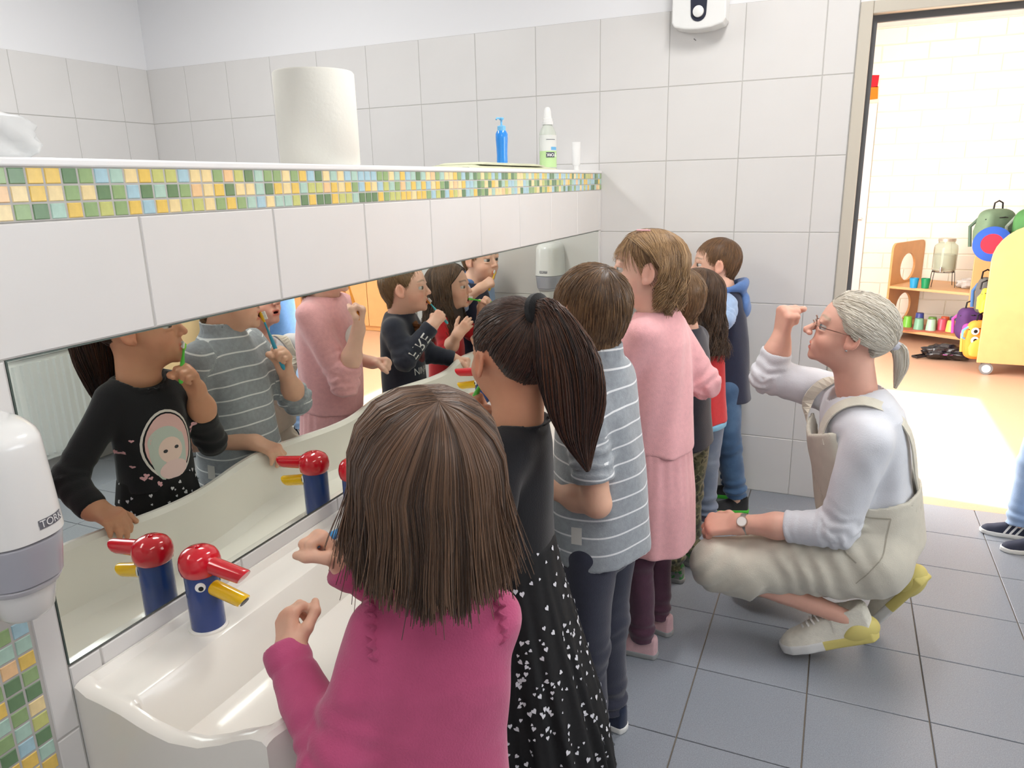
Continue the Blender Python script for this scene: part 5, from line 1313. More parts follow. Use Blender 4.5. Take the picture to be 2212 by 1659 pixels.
# print on the chest
R2, U2, F2 = k2.r, k2.u, k2.f; oc = k2.ch+k2.u*-.03-k2.r*.0
C_ = lambda n, c: mat('print_'+n, c, .8)
def P2(items, m, name, off): V, F = merge2(items); V = [(1.4*a, 1.4*b) for a, b in V]; return decal(sh2, k2, V, F, m, name, oc, R2, U2, F2, off)
P2([disc2(0, .005, .046, .060, 30, 1, .93)], C_('ring', (226,220,214)), 'print_frame', .0012)
P2([disc2(0, .005, .040, .053, 30, 5)], C_('rose', (232,190,186)), 'print_oval', .0013)
P2([disc2(-.006, .012, .030, .026, 24, 4), disc2(-.024, -.018, .011, .034, 16, 3, 0, .15), disc2(.020, -.012, .009, .034, 16, 3, 0, -.1)], C_('hair', (196,206,196)), 'print_hair', .0015)
P2([disc2(.0, -.004, .022, .022, 24, 4)], C_('face', (240,212,200)), 'print_face', .0017)
P2([disc2(-.010, -.004, .0042, .0030, 10, 1), disc2(.011, -.002, .0042, .0030, 10, 1)], C_('eyes', (60,60,64)), 'print_eyes', .0020)
P2([disc2(.0, -.038, .026, .016, 20, 3)], C_('dress', (238,208,204)), 'print_dress', .0019)
g_ = np.random.default_rng(9); hs_ = []
for k in range(26):
    a = g_.uniform(math.radians(150), math.radians(395)); hs_.append(heart2(.056*math.cos(a)*g_.uniform(.95, 1.15), .005+.066*math.sin(a)*g_.uniform(.95, 1.12), g_.uniform(.0028, .005), g_.normal(0, .4)))
P2(hs_, C_('hearts', (232,180,186)), 'print_hearts', .0014)
brush_in_hand(k2, 'R', ('green', (90,200,70)), ('lime', (150,220,80)), 'green toothbrush held by the girl with the ponytail', over=.022)
# ---------------------------------------------------------------- 3 boy in the striped turtleneck
k3 = Fig((.555, -1.79), 176, 1.215, H=.196, label='boy in a grey turtleneck with white stripes', head=(.520, -1.793, 1.110), head_az=152, head_pitch=0, lean=.0)
k3.arm('L', (.585, -1.925, .722), (.432, -1.850, .712)); k3.arm('R', (.475, -1.615, .765), (.432, -1.700, .885))
k3.body((224,176,150), hands=dict(L=dict(d=(-.75, .15, -.25), back=(.0, -.1, 1), pose='drape'), R=dict(d=(-.35, -.30, .8), back=(-.25, .75, .35), pose='grip')), brow=(.16, .10, .06), bare_fore=(True, True), mouth=.6)
def stripe_attr(V, tr, S):
    x, y, z = tr.coords(V); dt = tr(V); out = z.copy()
    for side in 'LR':
        a, e, w = S[side]; c1 = capd(V, a, e, .042, .037); c2 = capd(V, e, w, .037, .031); al = np.where(c1 < c2, np.linalg.norm(V-np.asarray(e, f32), axis=1), -((V-np.asarray(e, f32)) @ nrm(w-e).astype(f32)))
        q = (np.minimum(c1, c2) < .006) & (dt > .004); out = np.where(q, al+.9, out)
    return out+.004*np.sin(x*30)
M_stripe = stripes('grey_striped_jersey', (150,156,162), (226,228,230), .040, .10)
sh3 = k3.shirt('striped_shirt', M_stripe, sl=(.046, .044, .040), ends=(-.22, .15), fold=.0045, seed=31, bottom=-.018, turtleneck=.052, flare=1.10, attrs=dict(stripe=stripe_attr), elbow_fold=.005, ribs=(1, 1), top_w=.103)
tg = MB().box(-.011, .011, -.0006, .0006, -.020, .020).obj('hem_label', mat('grey_hem_label', (206,204,200), .8)); 
V_, F_ = merge2([disc2(0, 0, .012, .02, 4, 2, 0, .0)]); bpy.data.objects.remove(tg, do_unlink=True)
ol = np.array([.52, -1.87, .625]); V_ = [(a, b) for b in np.linspace(-.020, .020, 5) for a in np.linspace(-.0115, .0115, 4)]; F_ = [(i*4+j, i*4+j+1, i*4+j+5, i*4+j+4) for i in range(4) for j in range(3)]
bk = nrm(np.array([CAM[0]-.52, CAM[1]+1.87, .25])); br = nrm(np.cross([0, 0, 1], bk))
decal(sh3, k3, V_, F_, mat('grey_hem_label', (206,204,200), .8), 'hem_label', ol, br, k3.u, bk, .0015)
k3.trousers(cloth('dark_navy_joggers', (48,50,66)), r=(.064, .054, .043), bunch=.006, seat=(.088, .082, .085)); k3.shoes(cloth('navy_sneaker', (36,46,70)), M_soleW, L=.175)
hair_obj(to_world(short_hair((.05, -.42, .9), 'boy', .10, 3000, .40, 41, lin((84,62,44)), lin((150,116,82)), lift=.03, tap=.65, r=.0010/.196), k3.Rh, k3.hc, k3.H), k3.root, 'light_brown_short_hair', .42)
brush_in_hand(k3, 'R', ('yellowteal', (60,160,190)), ('yellow', (232,180,40)), 'yellow and teal toothbrush held by the boy in the striped turtleneck')
# ---------------------------------------------------------------- 4 girl in the pink dress
M_pinkd = cloth('pink_sweatshirt_dress', (230,170,173), nscale=80, noise=.05)
k4 = Fig((.575, -1.325), 172, 1.255, H=.200, label='girl in a pink sweatshirt dress with a pink hair clip', head=(.533, -1.327, 1.152), head_az=194, head_pitch=2)
k4.hL = k4.pv-k4.r*.050; k4.hR = k4.pv+k4.r*.050
k4.arm('L', (.44, -1.415, .765), (.385, -1.395, .945)); k4.arm('R', (.685, -1.195, .81), (.505, -1.165, .775))
k4.body((232,188,168), hands=dict(L=dict(d=(-.15, .15, .9), back=(-.55, .55, .2), pose='grip'), R=dict(d=(-.8, .1, .05), back=(.1, .6, .7), pose='fist')), brow=(.20, .13, .08), iris=(.10, .12, .12), bare_fore=(.78, .78), blush=.5)
sh4 = k4.shirt('dress_top', M_pinkd, sl=(.045, .043, .038), ends=(.35, .35), fold=.006, foldk=42, seed=43, bottom=.055, elbow_fold=.006, ribs=(1, 1), scoop=.3, top_w=.104)
b4 = np.array([k4.loc[0]+.002, k4.loc[1], .345]); t4 = k4.pv+k4.u*.075
s4 = Loft(b4, t4, k4.r, [(0, .128, .118, 0), (.5, .125, .113, 0), (.9, .112, .100, 0), (1, .108, .096, 0)], 2.1)
pl4 = lambda a, t: .030*np.sin(a*9+2*np.sin(a*2))*np.clip(1.05-t*.8, 0, 1)+.020*np.sin(a*23)*np.clip(t-.3, 0, 1)
lo, hi = bounds([b4-k4.r*.15-k4.f*.15, b4+k4.r*.15+k4.f*.15, b4+k4.r*.15-k4.f*.15, b4-k4.r*.15+k4.f*.15, t4], .01)
sdf_obj('dress_skirt', lambda P: s4(P, pl4, .004), lo, hi, .0045, M_pinkd, k4.root)
V_, F_ = merge2([disc2(0, .02, .045, .04, 20, 4)]); decal(sh4, k4, V_, F_, mat('white_print_patch', (226,214,214), .8), 'print_patch', k4.ch, k4.r, k4.u, k4.f, .0014)
V_, F_ = merge2([disc2(-.012, .03, .007, .009, 10, 1), disc2(.014, .028, .007, .009, 10, 1), disc2(0, .008, .012, .005, 10, 1)]); decal(sh4, k4, V_, F_, mat('dark_print_marks', (60,56,60), .8), 'print_marks', k4.ch, k4.r, k4.u, k4.f, .002)
k4.trousers(cloth('maroon_leggings', (78,44,62)), r=(.046, .042, .037), ankle=-.0, bunch=.003, seat=(.080, .070, .07)); k4.shoes(cloth('pink_grey_shoe', (206,168,172)), mat('grey_rubber_sole', (150,152,152), .6), L=.172)
hair_obj(long_hair(k4, 51, 1900, lin((112,84,58)), lin((186,150,106)), -.42, K=13, curl=.065, curl_k=16, part_pole=(.05, -.15, .98), face_gap=103, r=.0013, tipjit=.14, taper=.16, width=.20, side_short=.16)+to_world(short_hair((0, .1, 1), 'girl', .09, 500, .9, 52, lin((120,90,62)), lin((186,150,106)), lift=.14, r=.0010/.2), k4.Rh, k4.hc, k4.H), k4.root, 'dark_blond_hair', .38)
cl = k4.hc+k4.Rh @ np.array([-.13, .06, .50])*k4.H; hx = k4.Rh[:, 1]; hy = nrm(k4.Rh[:, 0]*-.4+np.array([0, 0, .9])); hz = k4.Rh[:, 0]
clip = MB().tube([cl+hx*a*.017+nrm(np.cross(hx, [0, 0, 1]))*b*.007+np.array([0, 0, .004]) for a, b in ((-1, -1), (1, -.6), (1, .6), (-1, 1), (-1, -1))], .0022, 6).obj('hair_clip', mat('pink_clip', (240,190,196), .3), smooth=True); child_of(clip, k4.root)
brush_in_hand(k4, 'L', ('orange', (240,150,40)), ('gold', (244,176,50)), 'orange toothbrush held by the girl in the pink dress')
# ---------------------------------------------------------------- 5 boy in navy sweatshirt and camouflage trousers
M_navy = cloth('navy_sweatshirt', (40,44,58))
k5 = Fig((.575, -.86), 165, 1.12, H=.195, label='boy in a dark printed sweatshirt and camouflage trousers', head=(.527, -.872, 1.006), head_az=160, head_pitch=2)
k5.arm('L', (.480, -.985, .745), (.405, -.900, .865)); k5.arm('R', (.53, -.735, .715), (.43, -.685, .685))
k5.body(h=.0034, skin=(230,184,162), hands=dict(L=dict(d=(-.35, .45, .55), back=(-.55, -.2, .7), pose='grip'), R=dict(d=(-.7, .25, -.1), back=(0, .5, .75), pose='fist')), brow=(.2, .13, .08), mouth=.5, blush=.6)
sh5 = k5.shirt('sweatshirt', M_navy, sl=(.044, .041, .032), fold=.003, seed=53, bottom=-.03)
R5, U5, F5 = k5.r, k5.u, k5.f
V_, F_ = text2('NINJAGO', .040, 0, 0, 0, False, .80); decal(sh5, k5, V_, F_, M_ink, 'lettering', k5.ch-U5*.105, R5, U5, F5, .0015)
V_, F_ = merge2([disc2(0, .0, .060, .030, 24, 4)]); decal(sh5, k5, V_, F_, mat('brown_gold_print', (120,74,40), .8, noise=.5, nscale=60), 'chest_print', k5.nb-U5*.055, R5, U5, F5, .0014)
V_, F_ = merge2([disc2(0, .0, .038, .030, 24, 4)]); decal(sh5, k5, V_, F_, mat('gold_print', (206,150,60), .8, noise=.4, nscale=70), 'chest_print', k5.ch+U5*.015, R5, U5, F5, .0018)
V_, F_ = merge2([disc2(0, .0, .045, .022, 24, 4)]); decal(sh5, k5, V_, F_, mat('maroon_print', (90,40,44), .8, noise=.6, nscale=60), 'chest_print', k5.ch-U5*.055, R5, U5, F5, .0014)
# outlined sleeve lettering
ay = nrm(k5.wL-k5.eL); fo = nrm(np.array([-.75, -.6, .1])); fo = nrm(fo-(fo @ ay)*ay); az_ = np.cross(ay, fo)
om = k5.eL*.55+k5.wL*.45
V_, F_ = text2('FIRE', .060, 0, 0, 0, False, .95); lt5 = decal(sh5, k5, V_, F_, M_ink, 'sleeve_lettering', om, ay, nrm(np.cross(fo, ay)), fo, .0015)
V2_, F2_ = text2('FIRE', .060, 0, 0, 0, False, .95)
k5.trousers(ramp_cloth('camouflage_cotton', [(0, (52,54,44)), (.42, (86,88,64)), (.52, (120,116,88)), (.60, (60,62,48))], 26, 2), r=(.066, .050, .044), bunch=.007)
k5.shoes(ramp_cloth('green_grey_shoe', [(0, (60,130,70)), (.5, (120,126,122))], 40), mat('grey_sole_b', (140,142,142), .6), L=.170)
hair_obj(to_world(short_hair((.05, -.42, .9), 'boy', .06, 1300, .25, 61, lin((110,84,58)), lin((160,126,90)), r=.0010/.195), k5.Rh, k5.hc, k5.H), k5.root, 'light_brown_short_hair', .42)
brush_in_hand(k5, 'L', ('teal_orange', (70,170,180)), ('orange_b', (236,150,60)), 'orange and teal toothbrush held by the boy in the dark sweatshirt')
# ---------------------------------------------------------------- 6 girl with curly hair in red
M_redc = cloth('red_jersey', (196,32,40))
k6 = Fig((.575, -.50), 160, 1.07, H=.190, label='girl with long dark curly hair in a red top and grey jeans', head=(.527, -.510, .962), head_az=168, head_pitch=2)
k6.arm('L', (.50, -.605, .70), (.44, -.63, .775)); k6.arm('R', (.47, -.34, .70), (.43, -.405, .855))
k6.body(h=.0034, skin=(226,178,154), hands=dict(L=dict(d=(-.4, .3, .5), back=(-.4, -.6, .3), pose='relaxed'), R=dict(d=(-.45, -.15, .45), back=(-.2, .7, .5), pose='grip')), brow=(.08, .05, .03), mouth=1.0, blush=.5, bare_fore=(True, True))
k6.shirt('red_top', M_redc, sl=(.040, .038, .034), ends=(.3, .3), fold=.0028, seed=63, bottom=-.035)
wb6 = Loft(k6.pv-k6.u*.055, k6.pv-k6.u*.03, k6.r, [(0, .098, .086, 0), (1, .100, .088, 0)], 2.3); lo, hi = bounds([k6.pv-k6.r*.11-k6.f*.11-k6.u*.06, k6.pv+k6.r*.11+k6.f*.11, k6.pv+k6.r*.11-k6.f*.11, k6.pv-k6.r*.11+k6.f*.11], .01)
sdf_obj('undershirt_hem', lambda P: wb6(P, None, .004), lo, hi, .005, cloth('light_blue_jersey', (120,176,206)), k6.root)
k6.trousers(ramp_cloth('grey_blue_denim', [(0, (96,106,126)), (.5, (120,130,148)), (.7, (136,146,160))], 14, 4, constant=False), r=(.064, .050, .043), bunch=.006); k6.shoes(cloth('grey_purple_shoe', (128,122,140)), M_soleW, L=.158)
hair_obj(long_hair(k6, 71, 1200, lin((52,38,30)), lin((104,78,56)), -1.12, K=20, curl=.060, curl_k=24, part_pole=(.0, -.25, .96), face_gap=70, r=.0015, tipjit=.12, width=.24, flare=.22), k6.root, 'dark_curly_hair', .42)
brush_in_hand(k6, 'R', ('green_b', (90,200,60)), ('green_c', (100,200,70)), 'bright green toothbrush held by the curly-haired girl')
# ---------------------------------------------------------------- 7 boy in navy vest with blue hood
k7 = Fig((.625, -.215), 190, 1.15, H=.200, label='boy in a navy hooded vest and jeans beside the far wall', head=(.545, -.165, 1.045), head_az=196, head_pitch=0, feet=((.700, -.275), (.665, -.13)))
k7.arm('L', (.605, -.325, .845), (.492, -.285, .925)); k7.arm('R', (.56, -.075, .76), (.46, -.09, .70))
k7.body(h=.0034, skin=(232,186,162), hands=dict(L=dict(d=(-.45, .45, .35), back=(-.3, -.5, .7), pose='fist'), R=dict(d=(-.8, 0, -.2), back=(0, .3, 1), pose='relaxed')), brow=(.22, .15, .10), iris=(.08, .07, .06), bare_fore=(True, True))
k7.shirt('light_blue_shirt', cloth('light_blue_cotton', (160,186,222)), sl=(.050, .050, .044), ends=(.25, .25), fold=.004, seed=73, bottom=.0, top_w=.088, elbow_fold=.007)
k7.shirt('navy_vest', cloth('navy_quilted_vest', (34,40,62)), sleeves=False, fold=.003, seed=74, bottom=-.065, top_w=.104, depth=1.02)
M_hood = cloth('blue_hood_cotton', (92,126,182))
def hood(P):
    c = (k7.nb+k7.u*.028-k7.f*.022).astype(f32); q = P-c; x = q @ k7.r.astype(f32); y = q @ k7.f.astype(f32); z = q @ k7.u.astype(f32)+.25*y
    rad = np.sqrt((x/1.15)**2+y**2); bk = np.clip(-y/.06, 0, 1); d = np.sqrt((rad-.052)**2+(z*.8)**2)-(.010+.013*bk)
    d = smin(d, elld(P, k7.nb-k7.f*.085-k7.u*.045, (.068, .026, .050), np.stack([k7.r, k7.f, k7.u], 1)), .03)
    return (d+.004*wrink(P, 1, 40, 5)).astype(f32)
lo, hi = bounds([k7.nb], .15); sdf_obj('hood', hood, lo, hi, .0045, M_hood, k7.root)
k7.trousers(ramp_cloth('blue_denim', [(0, (40,62,92)), (.5, (60,90,124)), (.75, (84,116,150))], 10, 4, constant=False), r=(.058, .050, .046), bunch=.006, ankle=.02, seat=(.082, .072, .065))
k7.shoes(cloth('black_shoe', (44,44,46)), mat('green_rubber_sole', (76,190,60), .6), L=.178)
hair_obj(to_world(short_hair((.05, -.45, .88), 'boy', .085, 1700, .42, 81, lin((96,70,48)), lin((150,112,76)), lift=.02, tap=.75, r=.0010/.196), k7.Rh, k7.hc, k7.H), k7.root, 'brown_boy_hair', .42)
brush_in_hand(k7, 'L', ('yellow_b', (236,190,50)), ('yellow_c', (240,200,70)), 'yellow toothbrush in the mouth of the boy in the hooded vest')
# ---------------------------------------------------------------- 8 child in the doorway, cut by the picture edge
k8 = Fig((1.80, -.165), 183, 1.16, H=.195, label='child in striped sneakers and jeans standing in the doorway, cut by the right edge', feet=((1.79, -.245), (1.745, -.125)))
k8.arm('L', (1.84, -.30, .72), (1.80, -.31, .56)); k8.arm('R', (1.84, -.03, .72), (1.80, -.02, .56))
k8.body(h=.0034, skin=(228,182,156), hands=dict(L=dict(d=(-.1, 0, -1), back=(0, -1, 0), pose='relaxed'), R=dict(d=(-.1, 0, -1), back=(0, 1, 0), pose='relaxed')))
k8.shirt('blue_shirt', cloth('blue_jersey', (96,136,190)), seed=83); k8.trousers(ramp_cloth('light_denim', [(0, (110,136,172)), (.6, (150,172,202))], 10, 4, constant=False), r=(.064, .050, .044))
M_snk = mat('dark_sneaker_suede', (44,48,66), .8)
k8.shoes(M_snk, M_soleW, L=.175)
for o in [c for c in k8.root.children if c.name.startswith('shoe')]:
    bvh = BVHTree.FromPolygons([v.co for v in o.data.vertices], [tuple(p.vertices) for p in o.data.polygons]); az = math.radians(183+(8 if abs(np.mean([v.co.y for v in o.data.vertices])+.245) < .05 else -8))
    f_ = np.array([math.cos(az), math.sin(az), 0]); r_ = np.array([f_[1], -f_[0], 0]); c0 = np.array([np.mean([v.co.x for v in o.data.vertices]), np.mean([v.co.y for v in o.data.vertices]), 0])
    for t in (-.028, -.008, .012):
        for sg in (-1, 1):
            V = []
            for dz in np.linspace(.012, .056, 7):
                for w in (-.0042, .0042):
                    st = c0+f_*(t+w-.012*(dz-.03)/.02)+r_*sg*.09+np.array([0, 0, dz]); h_ = bvh.ray_cast(Vector(st), Vector(-r_*sg), .12)
                    V.append(tuple(np.array(h_[0])+r_*sg*.0012) if h_[0] is not None else None)
            if all(v is not None for v in V):
                me = bpy.data.meshes.new('stripe'); me.from_pydata(V, [], [(2*i, 2*i+1, 2*i+3, 2*i+2) for i in range(6)]); s_ = add('stripe', me, M_soleW); s_.parent = o
hair_obj(to_world(short_hair((.05, -.42, .9), 'boy', .07, 800, .3, 91, lin((80,60,44)), lin((140,110,80)), r=.0011/.195), k8.Rh, k8.hc, k8.H), k8.root, 'brown_boy_hair', .42)
# ================================================================== crouching teacher
T = Fig((1.12, -1.11), 180, 1.66, H=.212, label='grey-haired woman in white top and beige dungarees crouching with a raised fist', sh_w=.155, head=(1.058, -1.115, .968), head_az=181, head_pitch=14, head_roll=0)
T.nb = np.array([1.088, -1.105, .800]); T.ch = np.array([1.125, -1.10, .62]); T.pv = np.array([1.165, -1.10, .385])
T.sL = np.array([1.125, -1.265, .705]); T.sR = np.array([1.045, -.955, .745])
T.r = nrm(np.array([T.sR[0]-T.sL[0], T.sR[1]-T.sL[1], 0])); T.f = np.cross(T.u, T.r); T.sw = .155
T.hL = np.array([1.165, -1.20, .335]); T.hR = np.array([1.165, -1.01, .335])
T.kL = np.array([.755, -1.245, .262]); T.kR = np.array([.86, -.965, .115])
T.aL = np.array([1.122, -1.245, .165]); T.aR = np.array([1.235, -1.02, .20])
T.arm('L', (1.070, -1.275, .450), (.815, -1.245, .405)); T.arm('R', (.845, -.985, .792), (.872, -.995, .905))
T.body((224,174,154), hands=dict(L=dict(d=(-.95, .12, -.22), back=(.0, -.45, .8), pose='drape'), R=dict(d=(.08, -.05, .95), back=(-.75, -.45, .1), pose='fist')), brow=(.35, .28, .20), iris=(.12, .16, .18), adult=1, bare_fore=(.6, .4), blush=.3, arm_r=(.036, .027), neck_r=.052, leg_r=(.075, .052), mouth=.25)
M_wht = cloth('white_jersey', (212,214,220), nscale=40, noise=.02)
rowsT = [(0, .150, .120, 0), (.35, .140, .112, 0), (.62, .155, .115, .0), (.80, .158, .105, 0), (.90, .135, .085, 0), (.96, .095, .068, 0), (1.0, .066, .060, 0)]
T.bottom = -.02
shT = T.shirt('white_top', M_wht, rows=rowsT, sl=(.062, .053, .045), ends=(.52, .74), fold=.0075, foldk=40, seed=101, bottom=.02, scoop=3.0, neck=.022, collar=.003, elbow_fold=.009, h=.0055, cuff=False, ribs=(1, 0))
# dungarees
M_beige = cloth('beige_cotton_twill', (206,201,186), nscale=25, noise=.05)
trT = T.trunk
cufL = T.kL+(T.aL-T.kL)*.33; cufR = T.kR+(T.aR-T.kR)*.62
sR_ = np.array([1.20, -1.01, .09])
def dung(P):
    d = elld(P, T.pv+np.array([-.005, 0, -.005]), (.125, .165, .120))
    # waist: loose tube around the trunk
    x, y, z = trT.coords(P)
    wt = (np.sqrt((x/.160)**2+((y+.006)/.130)**2)-1)*.14; wt = smax(smax(wt, z-.115-.25*np.clip(-y-.06, 0, .1), .006), -(z+.06), .03); d = smin(d, wt, .03)
    for hj, k, e, sd in ((T.hL, T.kL, cufL, 1), (T.hR, T.kR, cufR, 2)):
        c1 = capd(P, hj, k, .110, .074); c2 = smax(capd(P, k, e, .074, .068), (P-e.astype(f32)) @ nrm(e-k).astype(f32), .006)
        leg = smin(c1, c2, .035); ax = nrm(k-hj).astype(f32); al = (P-hj.astype(f32)) @ ax
        leg = leg+.006*np.exp(-(np.linalg.norm(P-k.astype(f32), axis=1)/.10)**2)*np.sin(((P-k.astype(f32)) @ nrm([1, .2, -.9]).astype(f32))*120+2.2*wrink(P, 1, 14, 7))
        leg = leg+.006*np.exp(-(np.linalg.norm(P-(hj*.7+k*.3).astype(f32), axis=1)/.14)**2)*np.sin(((P) @ nrm([.9, .1, .5]).astype(f32))*125+2.6*wrink(P, 1, 12, 9))
        d = smin(d, leg, .022)
    d = d+.0045*wrink(P, 1, 16, 11, (1, .6, 1))
    # hollow at the waist so the top shows inside
    inn = (np.sqrt((x/.150)**2+((y+.006)/.121)**2)-1)*.13; d = smax(d, -smax(inn, .06-z, .01), .004)
    # bib
    bb = (np.sqrt((x/.172)**2+(y/.138)**2)-1)*.13; bb = np.abs(bb-.001)-.0055
    bb = smax(bb, np.maximum(.05-z, z-.292-.03*np.abs(x)/.1), .005); bb = smax(bb, np.abs(x)-(.150-.16*np.clip(z-.12, 0, 1)), .005); bb = smax(bb, .02-y, .005)
    d = smin(d, bb+.003*wrink(P, 1, 22, 13), .012)
    return d.astype(f32)
lo, hi = bounds([T.hL, T.hR, T.kL, T.kR, cufL, cufR, T.ch+np.array([-.12, 0, .18]), T.pv+np.array([.16, 0, -.13])], .125); lo[2] = .02
dg_ = sdf_obj('dungarees', dung, lo, hi, .0062, M_beige, T.root)
def ribbon(pts, w, th, side, m, name, parent):
    pts = np.array(pts, float); u = np.linspace(0, 1, len(pts)); uu = np.linspace(0, 1, 28); pc = np.stack([np.interp(uu, u, pts[:, j]) for j in range(3)], 1)
    for _ in range(4): pc[1:-1] = (pc[:-2]+2*pc[1:-1]+pc[2:])/4
    bvh = BVHTree.FromPolygons([v.co for v in shT.data.vertices], [tuple(p.vertices) for p in shT.data.polygons])
    nn = []
    for i, p in enumerate(pc):
        l_, n_, _, dd = bvh.find_nearest(Vector(p)); 
        if dd is not None and dd < .05 and i > 2: pc[i] = np.array(l_)+np.array(n_)*.011
        nn.append(np.array(n_))
    nn = np.array(nn)
    for _ in range(4): nn[1:-1] = (nn[:-2]+2*nn[1:-1]+nn[2:])/4; pc[1:-1] = (pc[:-2]+2*pc[1:-1]+pc[2:])/4
    Tt = np.gradient(pc, axis=0); Tt /= np.linalg.norm(Tt, axis=1)[:, None]; s = np.cross(Tt, nn); s /= np.linalg.norm(s, axis=1)[:, None]
    V = np.stack([pc-s*w/2, pc-s*w/2+nn*th, pc+s*w/2+nn*th, pc+s*w/2], 1); F = grid_faces(28, 4, True)
    o = add(name, mesh_np(name, V.reshape(-1, 3), F, False), m); child_of(o, parent); return o
bibc = lambda sx: trT.b+trT.u*.285+trT.r*sx*.085+trT.f*.126
ribbon([bibc(-1), (.990, -1.20, .715), (1.03, -1.215, .775), (1.085, -1.215, .805), (1.15, -1.20, .77), (1.20, -1.185, .68), (1.235, -1.16, .58), (1.262, -1.13, .50)], .030, .004, 1, M_beige, 'strap', T.root)
ribbon([bibc(1), (.950, -1.04, .73), (.985, -1.02, .79), (1.04, -1.01, .81), (1.11, -1.02, .78), (1.17, -1.05, .68), (1.225, -1.08, .58), (1.262, -1.10, .50)], .030, .004, 1, M_beige, 'strap', T.root)
# hair combed back into a low ponytail
GH, GH2 = lin((196,186,168)), lin((234,228,216))
tie_l = nrm((0, -.80, -.30)); tp = T.hc+T.Rh @ (HC+HR*tie_l*1.06)*T.H
hair_obj(slick_hair(T, (0, -.82, -.34), 'adult', 2900, GH, GH2, 111, .115, r=.0012)+tail_hair([tp, tp+np.array([.022, 0, -.012]), tp+np.array([.030, 0, -.06]), tp+np.array([.022, 0, -.12])], [.012, .020, .019, .005], 420, GH, GH2, 112), T.root, 'grey_blond_hair', .40)
t_ = MB().tube([tp+np.array([.003, 0, 0]), tp+np.array([.018, 0, -.008])], .0165, 16).obj('hair_tie', cloth('white_hair_tie', (200,200,210)), smooth=True); child_of(t_, T.root)
# glasses
Hh = lambda x, y, z: T.hc+T.Rh @ np.array([x, y, z])*T.H
M_gl = mat('thin_brown_glasses_frame', (120,84,70), .3, metal=.4)
gl = None
for s in (-1, 1):
    rim = [Hh(s*.155+.095*math.cos(a), .455-.03*abs(math.cos(a)), -.005+.068*math.sin(a)) for a in np.linspace(0, 2*math.pi, 25)]
    o = MB().tube(rim, .0014, 6, False).obj('glasses_rim', M_gl, smooth=True); child_of(o, T.root)
    o = MB().tube([Hh(s*.25, .43, .01), Hh(s*.36, .30, .015), Hh(s*.395, .02, .02), Hh(s*.40, -.06, -.04)], .0013, 6).obj('glasses_temple', M_gl, smooth=True); child_of(o, T.root)
o = MB().tube([Hh(-.065, .455, .005), Hh(0, .475, .018), Hh(.065, .455, .005)], .0013, 6).obj('glasses_bridge', M_gl, smooth=True); child_of(o, T.root)
o = MB().lathe([(.0001, -.0035), (.003, -.002), (.0035, 0), (.003, .002), (.0001, .0035)], n=12).obj('earring', M_chrome, smooth=True); o.location = Vector(Hh(-.405, .0, -.175)); o.parent = T.root; o.matrix_parent_inverse = Matrix.Translation(-Vector(T.root.location))
# watch on the left wrist
wa = nrm(T.wL-T.eL); wc = T.wL-wa*.012; wn = nrm(np.array([0, -.8, .6])-np.dot([0, -.8, .6], wa)*wa); wsd = np.cross(wa, wn)
band = [(wc+.0315*(math.cos(a)*wn+math.sin(a)*wsd)) for a in np.linspace(0, 2*math.pi, 29)]
V = []; 
for p_ in band: V += [p_-wa*.008, p_+wa*.008]
o = add('watch_band', mesh_np('watch_band', np.array(V), np.array([(2*i, 2*i+1, 2*i+3, 2*i+2) for i in range(28)]), True), mat('steel_mesh_band', (170,166,160), .35, metal=.8)); child_of(o, T.root)
mt_ = Matrix.Translation(Vector(wc+wn*.0305)) @ Vector(wn).to_track_quat('Z', 'Y').to_matrix().to_4x4()
o = MB().lathe([(.0155, 0), (.0165, .003), (.0155, .006), (.0001, .0062)], n=28).obj('watch_case', mat('rose_watch_case', (200,176,160), .3, metal=.7), smooth=True); o.matrix_world = mt_; o.parent = T.root; o.matrix_parent_inverse = Matrix.Translation(-Vector(T.root.location))
d_ = MB().lathe([(.0135, .0063), (.0135, .0068)], n=24).obj('dial', mat('white_dial', (236,234,228), .3)); d_.parent = o
# sneakers with heels lifted
M_cream = cloth('cream_knit_sneaker', (226,222,208), bump=.5, bscale=260); M_ysole = mat('pale_yellow_rubber', (214,200,120), .6); M_lace = cloth('white_lace', (236,236,232))
def lifted(heel, toe, side):
    f_ = nrm(np.array(toe)-np.array(heel)); r_ = nrm(np.cross(f_, [0, 0, 1])); u_ = np.cross(r_, f_); L = .275
    s_ = build_shoe(T.root, np.array(toe)-f_*.70*L, f_, r_, u_, L, M_cream, M_soleW)
    so = [c for c in s_.children if c.name.startswith('sole')][0]
    # heel half of the sole is yellow rubber: second material by face position
    so.data.materials.append(M_ysole); c0 = np.array(toe)-f_*.70*L
    mi = np.array([1 if (np.array(p.center)-c0) @ f_ < .25*L else 0 for p in so.data.polygons], np.int32); so.data.polygons.foreach_set('material_index', mi)
    hb = lambda P: (smax(elld((P-c0.astype(f32)) @ np.stack([r_, f_, u_], 1).astype(f32), (0, -.10*L, .12*L), (.155*L, .235*L, .15*L)), -elld((P-c0.astype(f32)) @ np.stack([r_, f_, u_], 1).astype(f32), (0, .15*L, .40*L), (.4*L, .25*L, .28*L)), .02)).astype(f32)
    lo, hi = bounds([c0-f_*.1*L], .11); q = sdf_obj('heel_counter', hb, lo, hi, .005, M_ysole, T.root)
    for k in range(5):
        y_ = (.16+.055*k)*L; zt = (.36-.035*k)*L; hw = (.075-.004*k)*L
        p = lambda x, y, z: c0+r_*x+f_*y+u_*z
        lo_ = MB().tube([p(-hw, y_, zt*.93), p(-hw*.4, y_+.006, zt+.007), p(hw*.4, y_+.010, zt+.007), p(hw, y_+.012, zt*.93)], .0032, 6).obj('lace', M_lace, smooth=True); child_of(lo_, T.root)
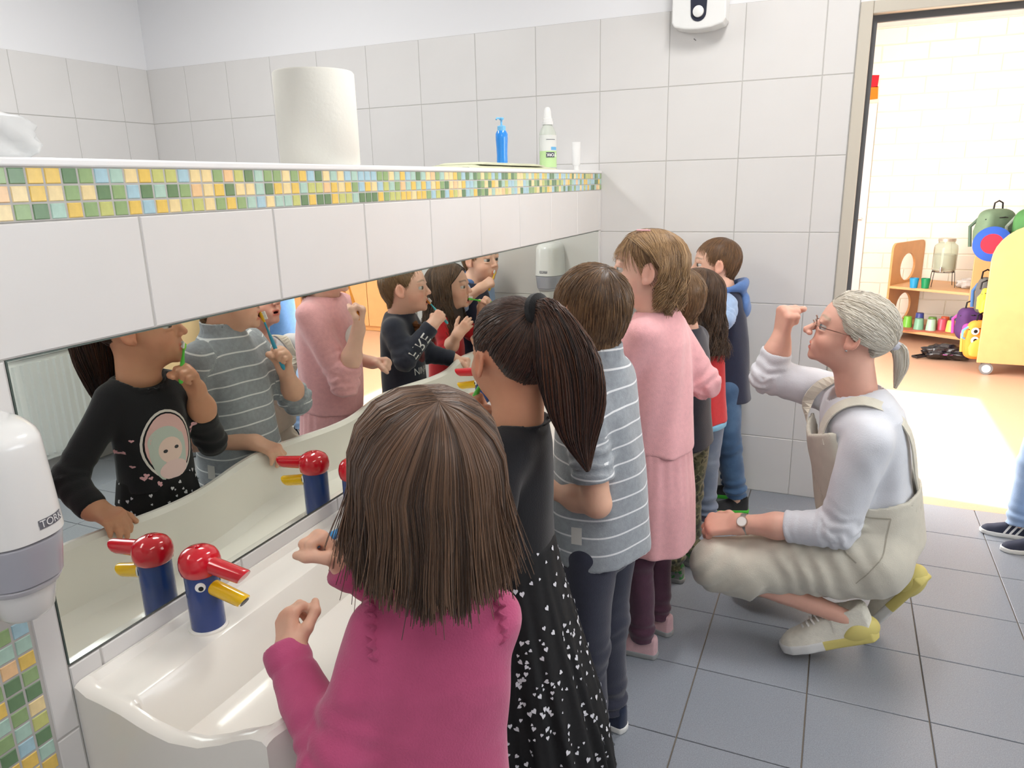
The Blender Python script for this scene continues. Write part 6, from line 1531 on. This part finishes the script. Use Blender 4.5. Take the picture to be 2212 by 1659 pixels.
lifted((1.190, -1.235, .115), (.960, -1.235, .012), 'L')
lifted((1.318, -1.075, .215), (1.210, -1.025, .012), 'R')

# pocket and seams on the near side of the dungarees
def seam(pts, w, name):
    P_ = np.array(pts, float); u = np.linspace(0, 1, len(P_)); uu = np.linspace(0, 1, 18); c = np.stack([np.interp(uu, u, P_[:, k]) for k in (0, 1)], 1)
    t = np.gradient(c, axis=0); t /= np.linalg.norm(t, axis=1)[:, None]; n_ = np.stack([-t[:, 1], t[:, 0]], 1)
    V2 = [tuple(v) for i in range(18) for v in (c[i]-n_[i]*w, c[i]+n_[i]*w)]
    decal(dg_, T, V2, [(2*i, 2*i+1, 2*i+3, 2*i+2) for i in range(17)], M_seam, name, np.array([0, -1.30, 0]), np.array([1., 0, 0]), np.array([0, 0, 1.]), np.array([0, -1., 0]), .0015)
M_seam = cloth('beige_seam', (168,162,146))
seam([(1.075, .475), (1.080, .43), (1.095, .39), (1.125, .37)], .0022, 'pocket_edge')
seam([(1.045, .49), (1.12, .485), (1.20, .49)], .0018, 'waist_seam')
seam([(1.20, .49), (1.19, .40), (1.13, .31)], .0014, 'side_seam')
# ------------------------------------------------------------------ printed logos on the soap dispensers
for d_, an in [(o, math.radians(14) if abs(o.rotation_euler.z) > .5 else 0.0) for o in bpy.data.objects if o.name.startswith('soap_dispenser')]:
    shell_ = [c for c in d_.children if c.name.startswith('shell')][0]
    fw_ = np.array([math.sin(an), -math.cos(an), 0]); rt_ = np.array([math.cos(an), math.sin(an), 0]); og = np.array([.006 if an else 0, -.06, .985])
    pv_ = [(a, b) for b in np.linspace(-.006, .006, 3) for a in np.linspace(-.019, .019, 9)]; pf_ = [(i*9+j, i*9+j+1, i*9+j+10, i*9+j+9) for i in range(2) for j in range(8)]
    decal(shell_, None, pv_, pf_, M_logo, 'logo_plate', og, rt_, np.array([0, 0, 1.]), fw_, .0006)
    tv_, tf_ = text2('TORK', .0135, 0, 0); decal(shell_, None, tv_, tf_, M_logow, 'lettering', og, rt_, np.array([0, 0, 1.]), fw_, .0014)
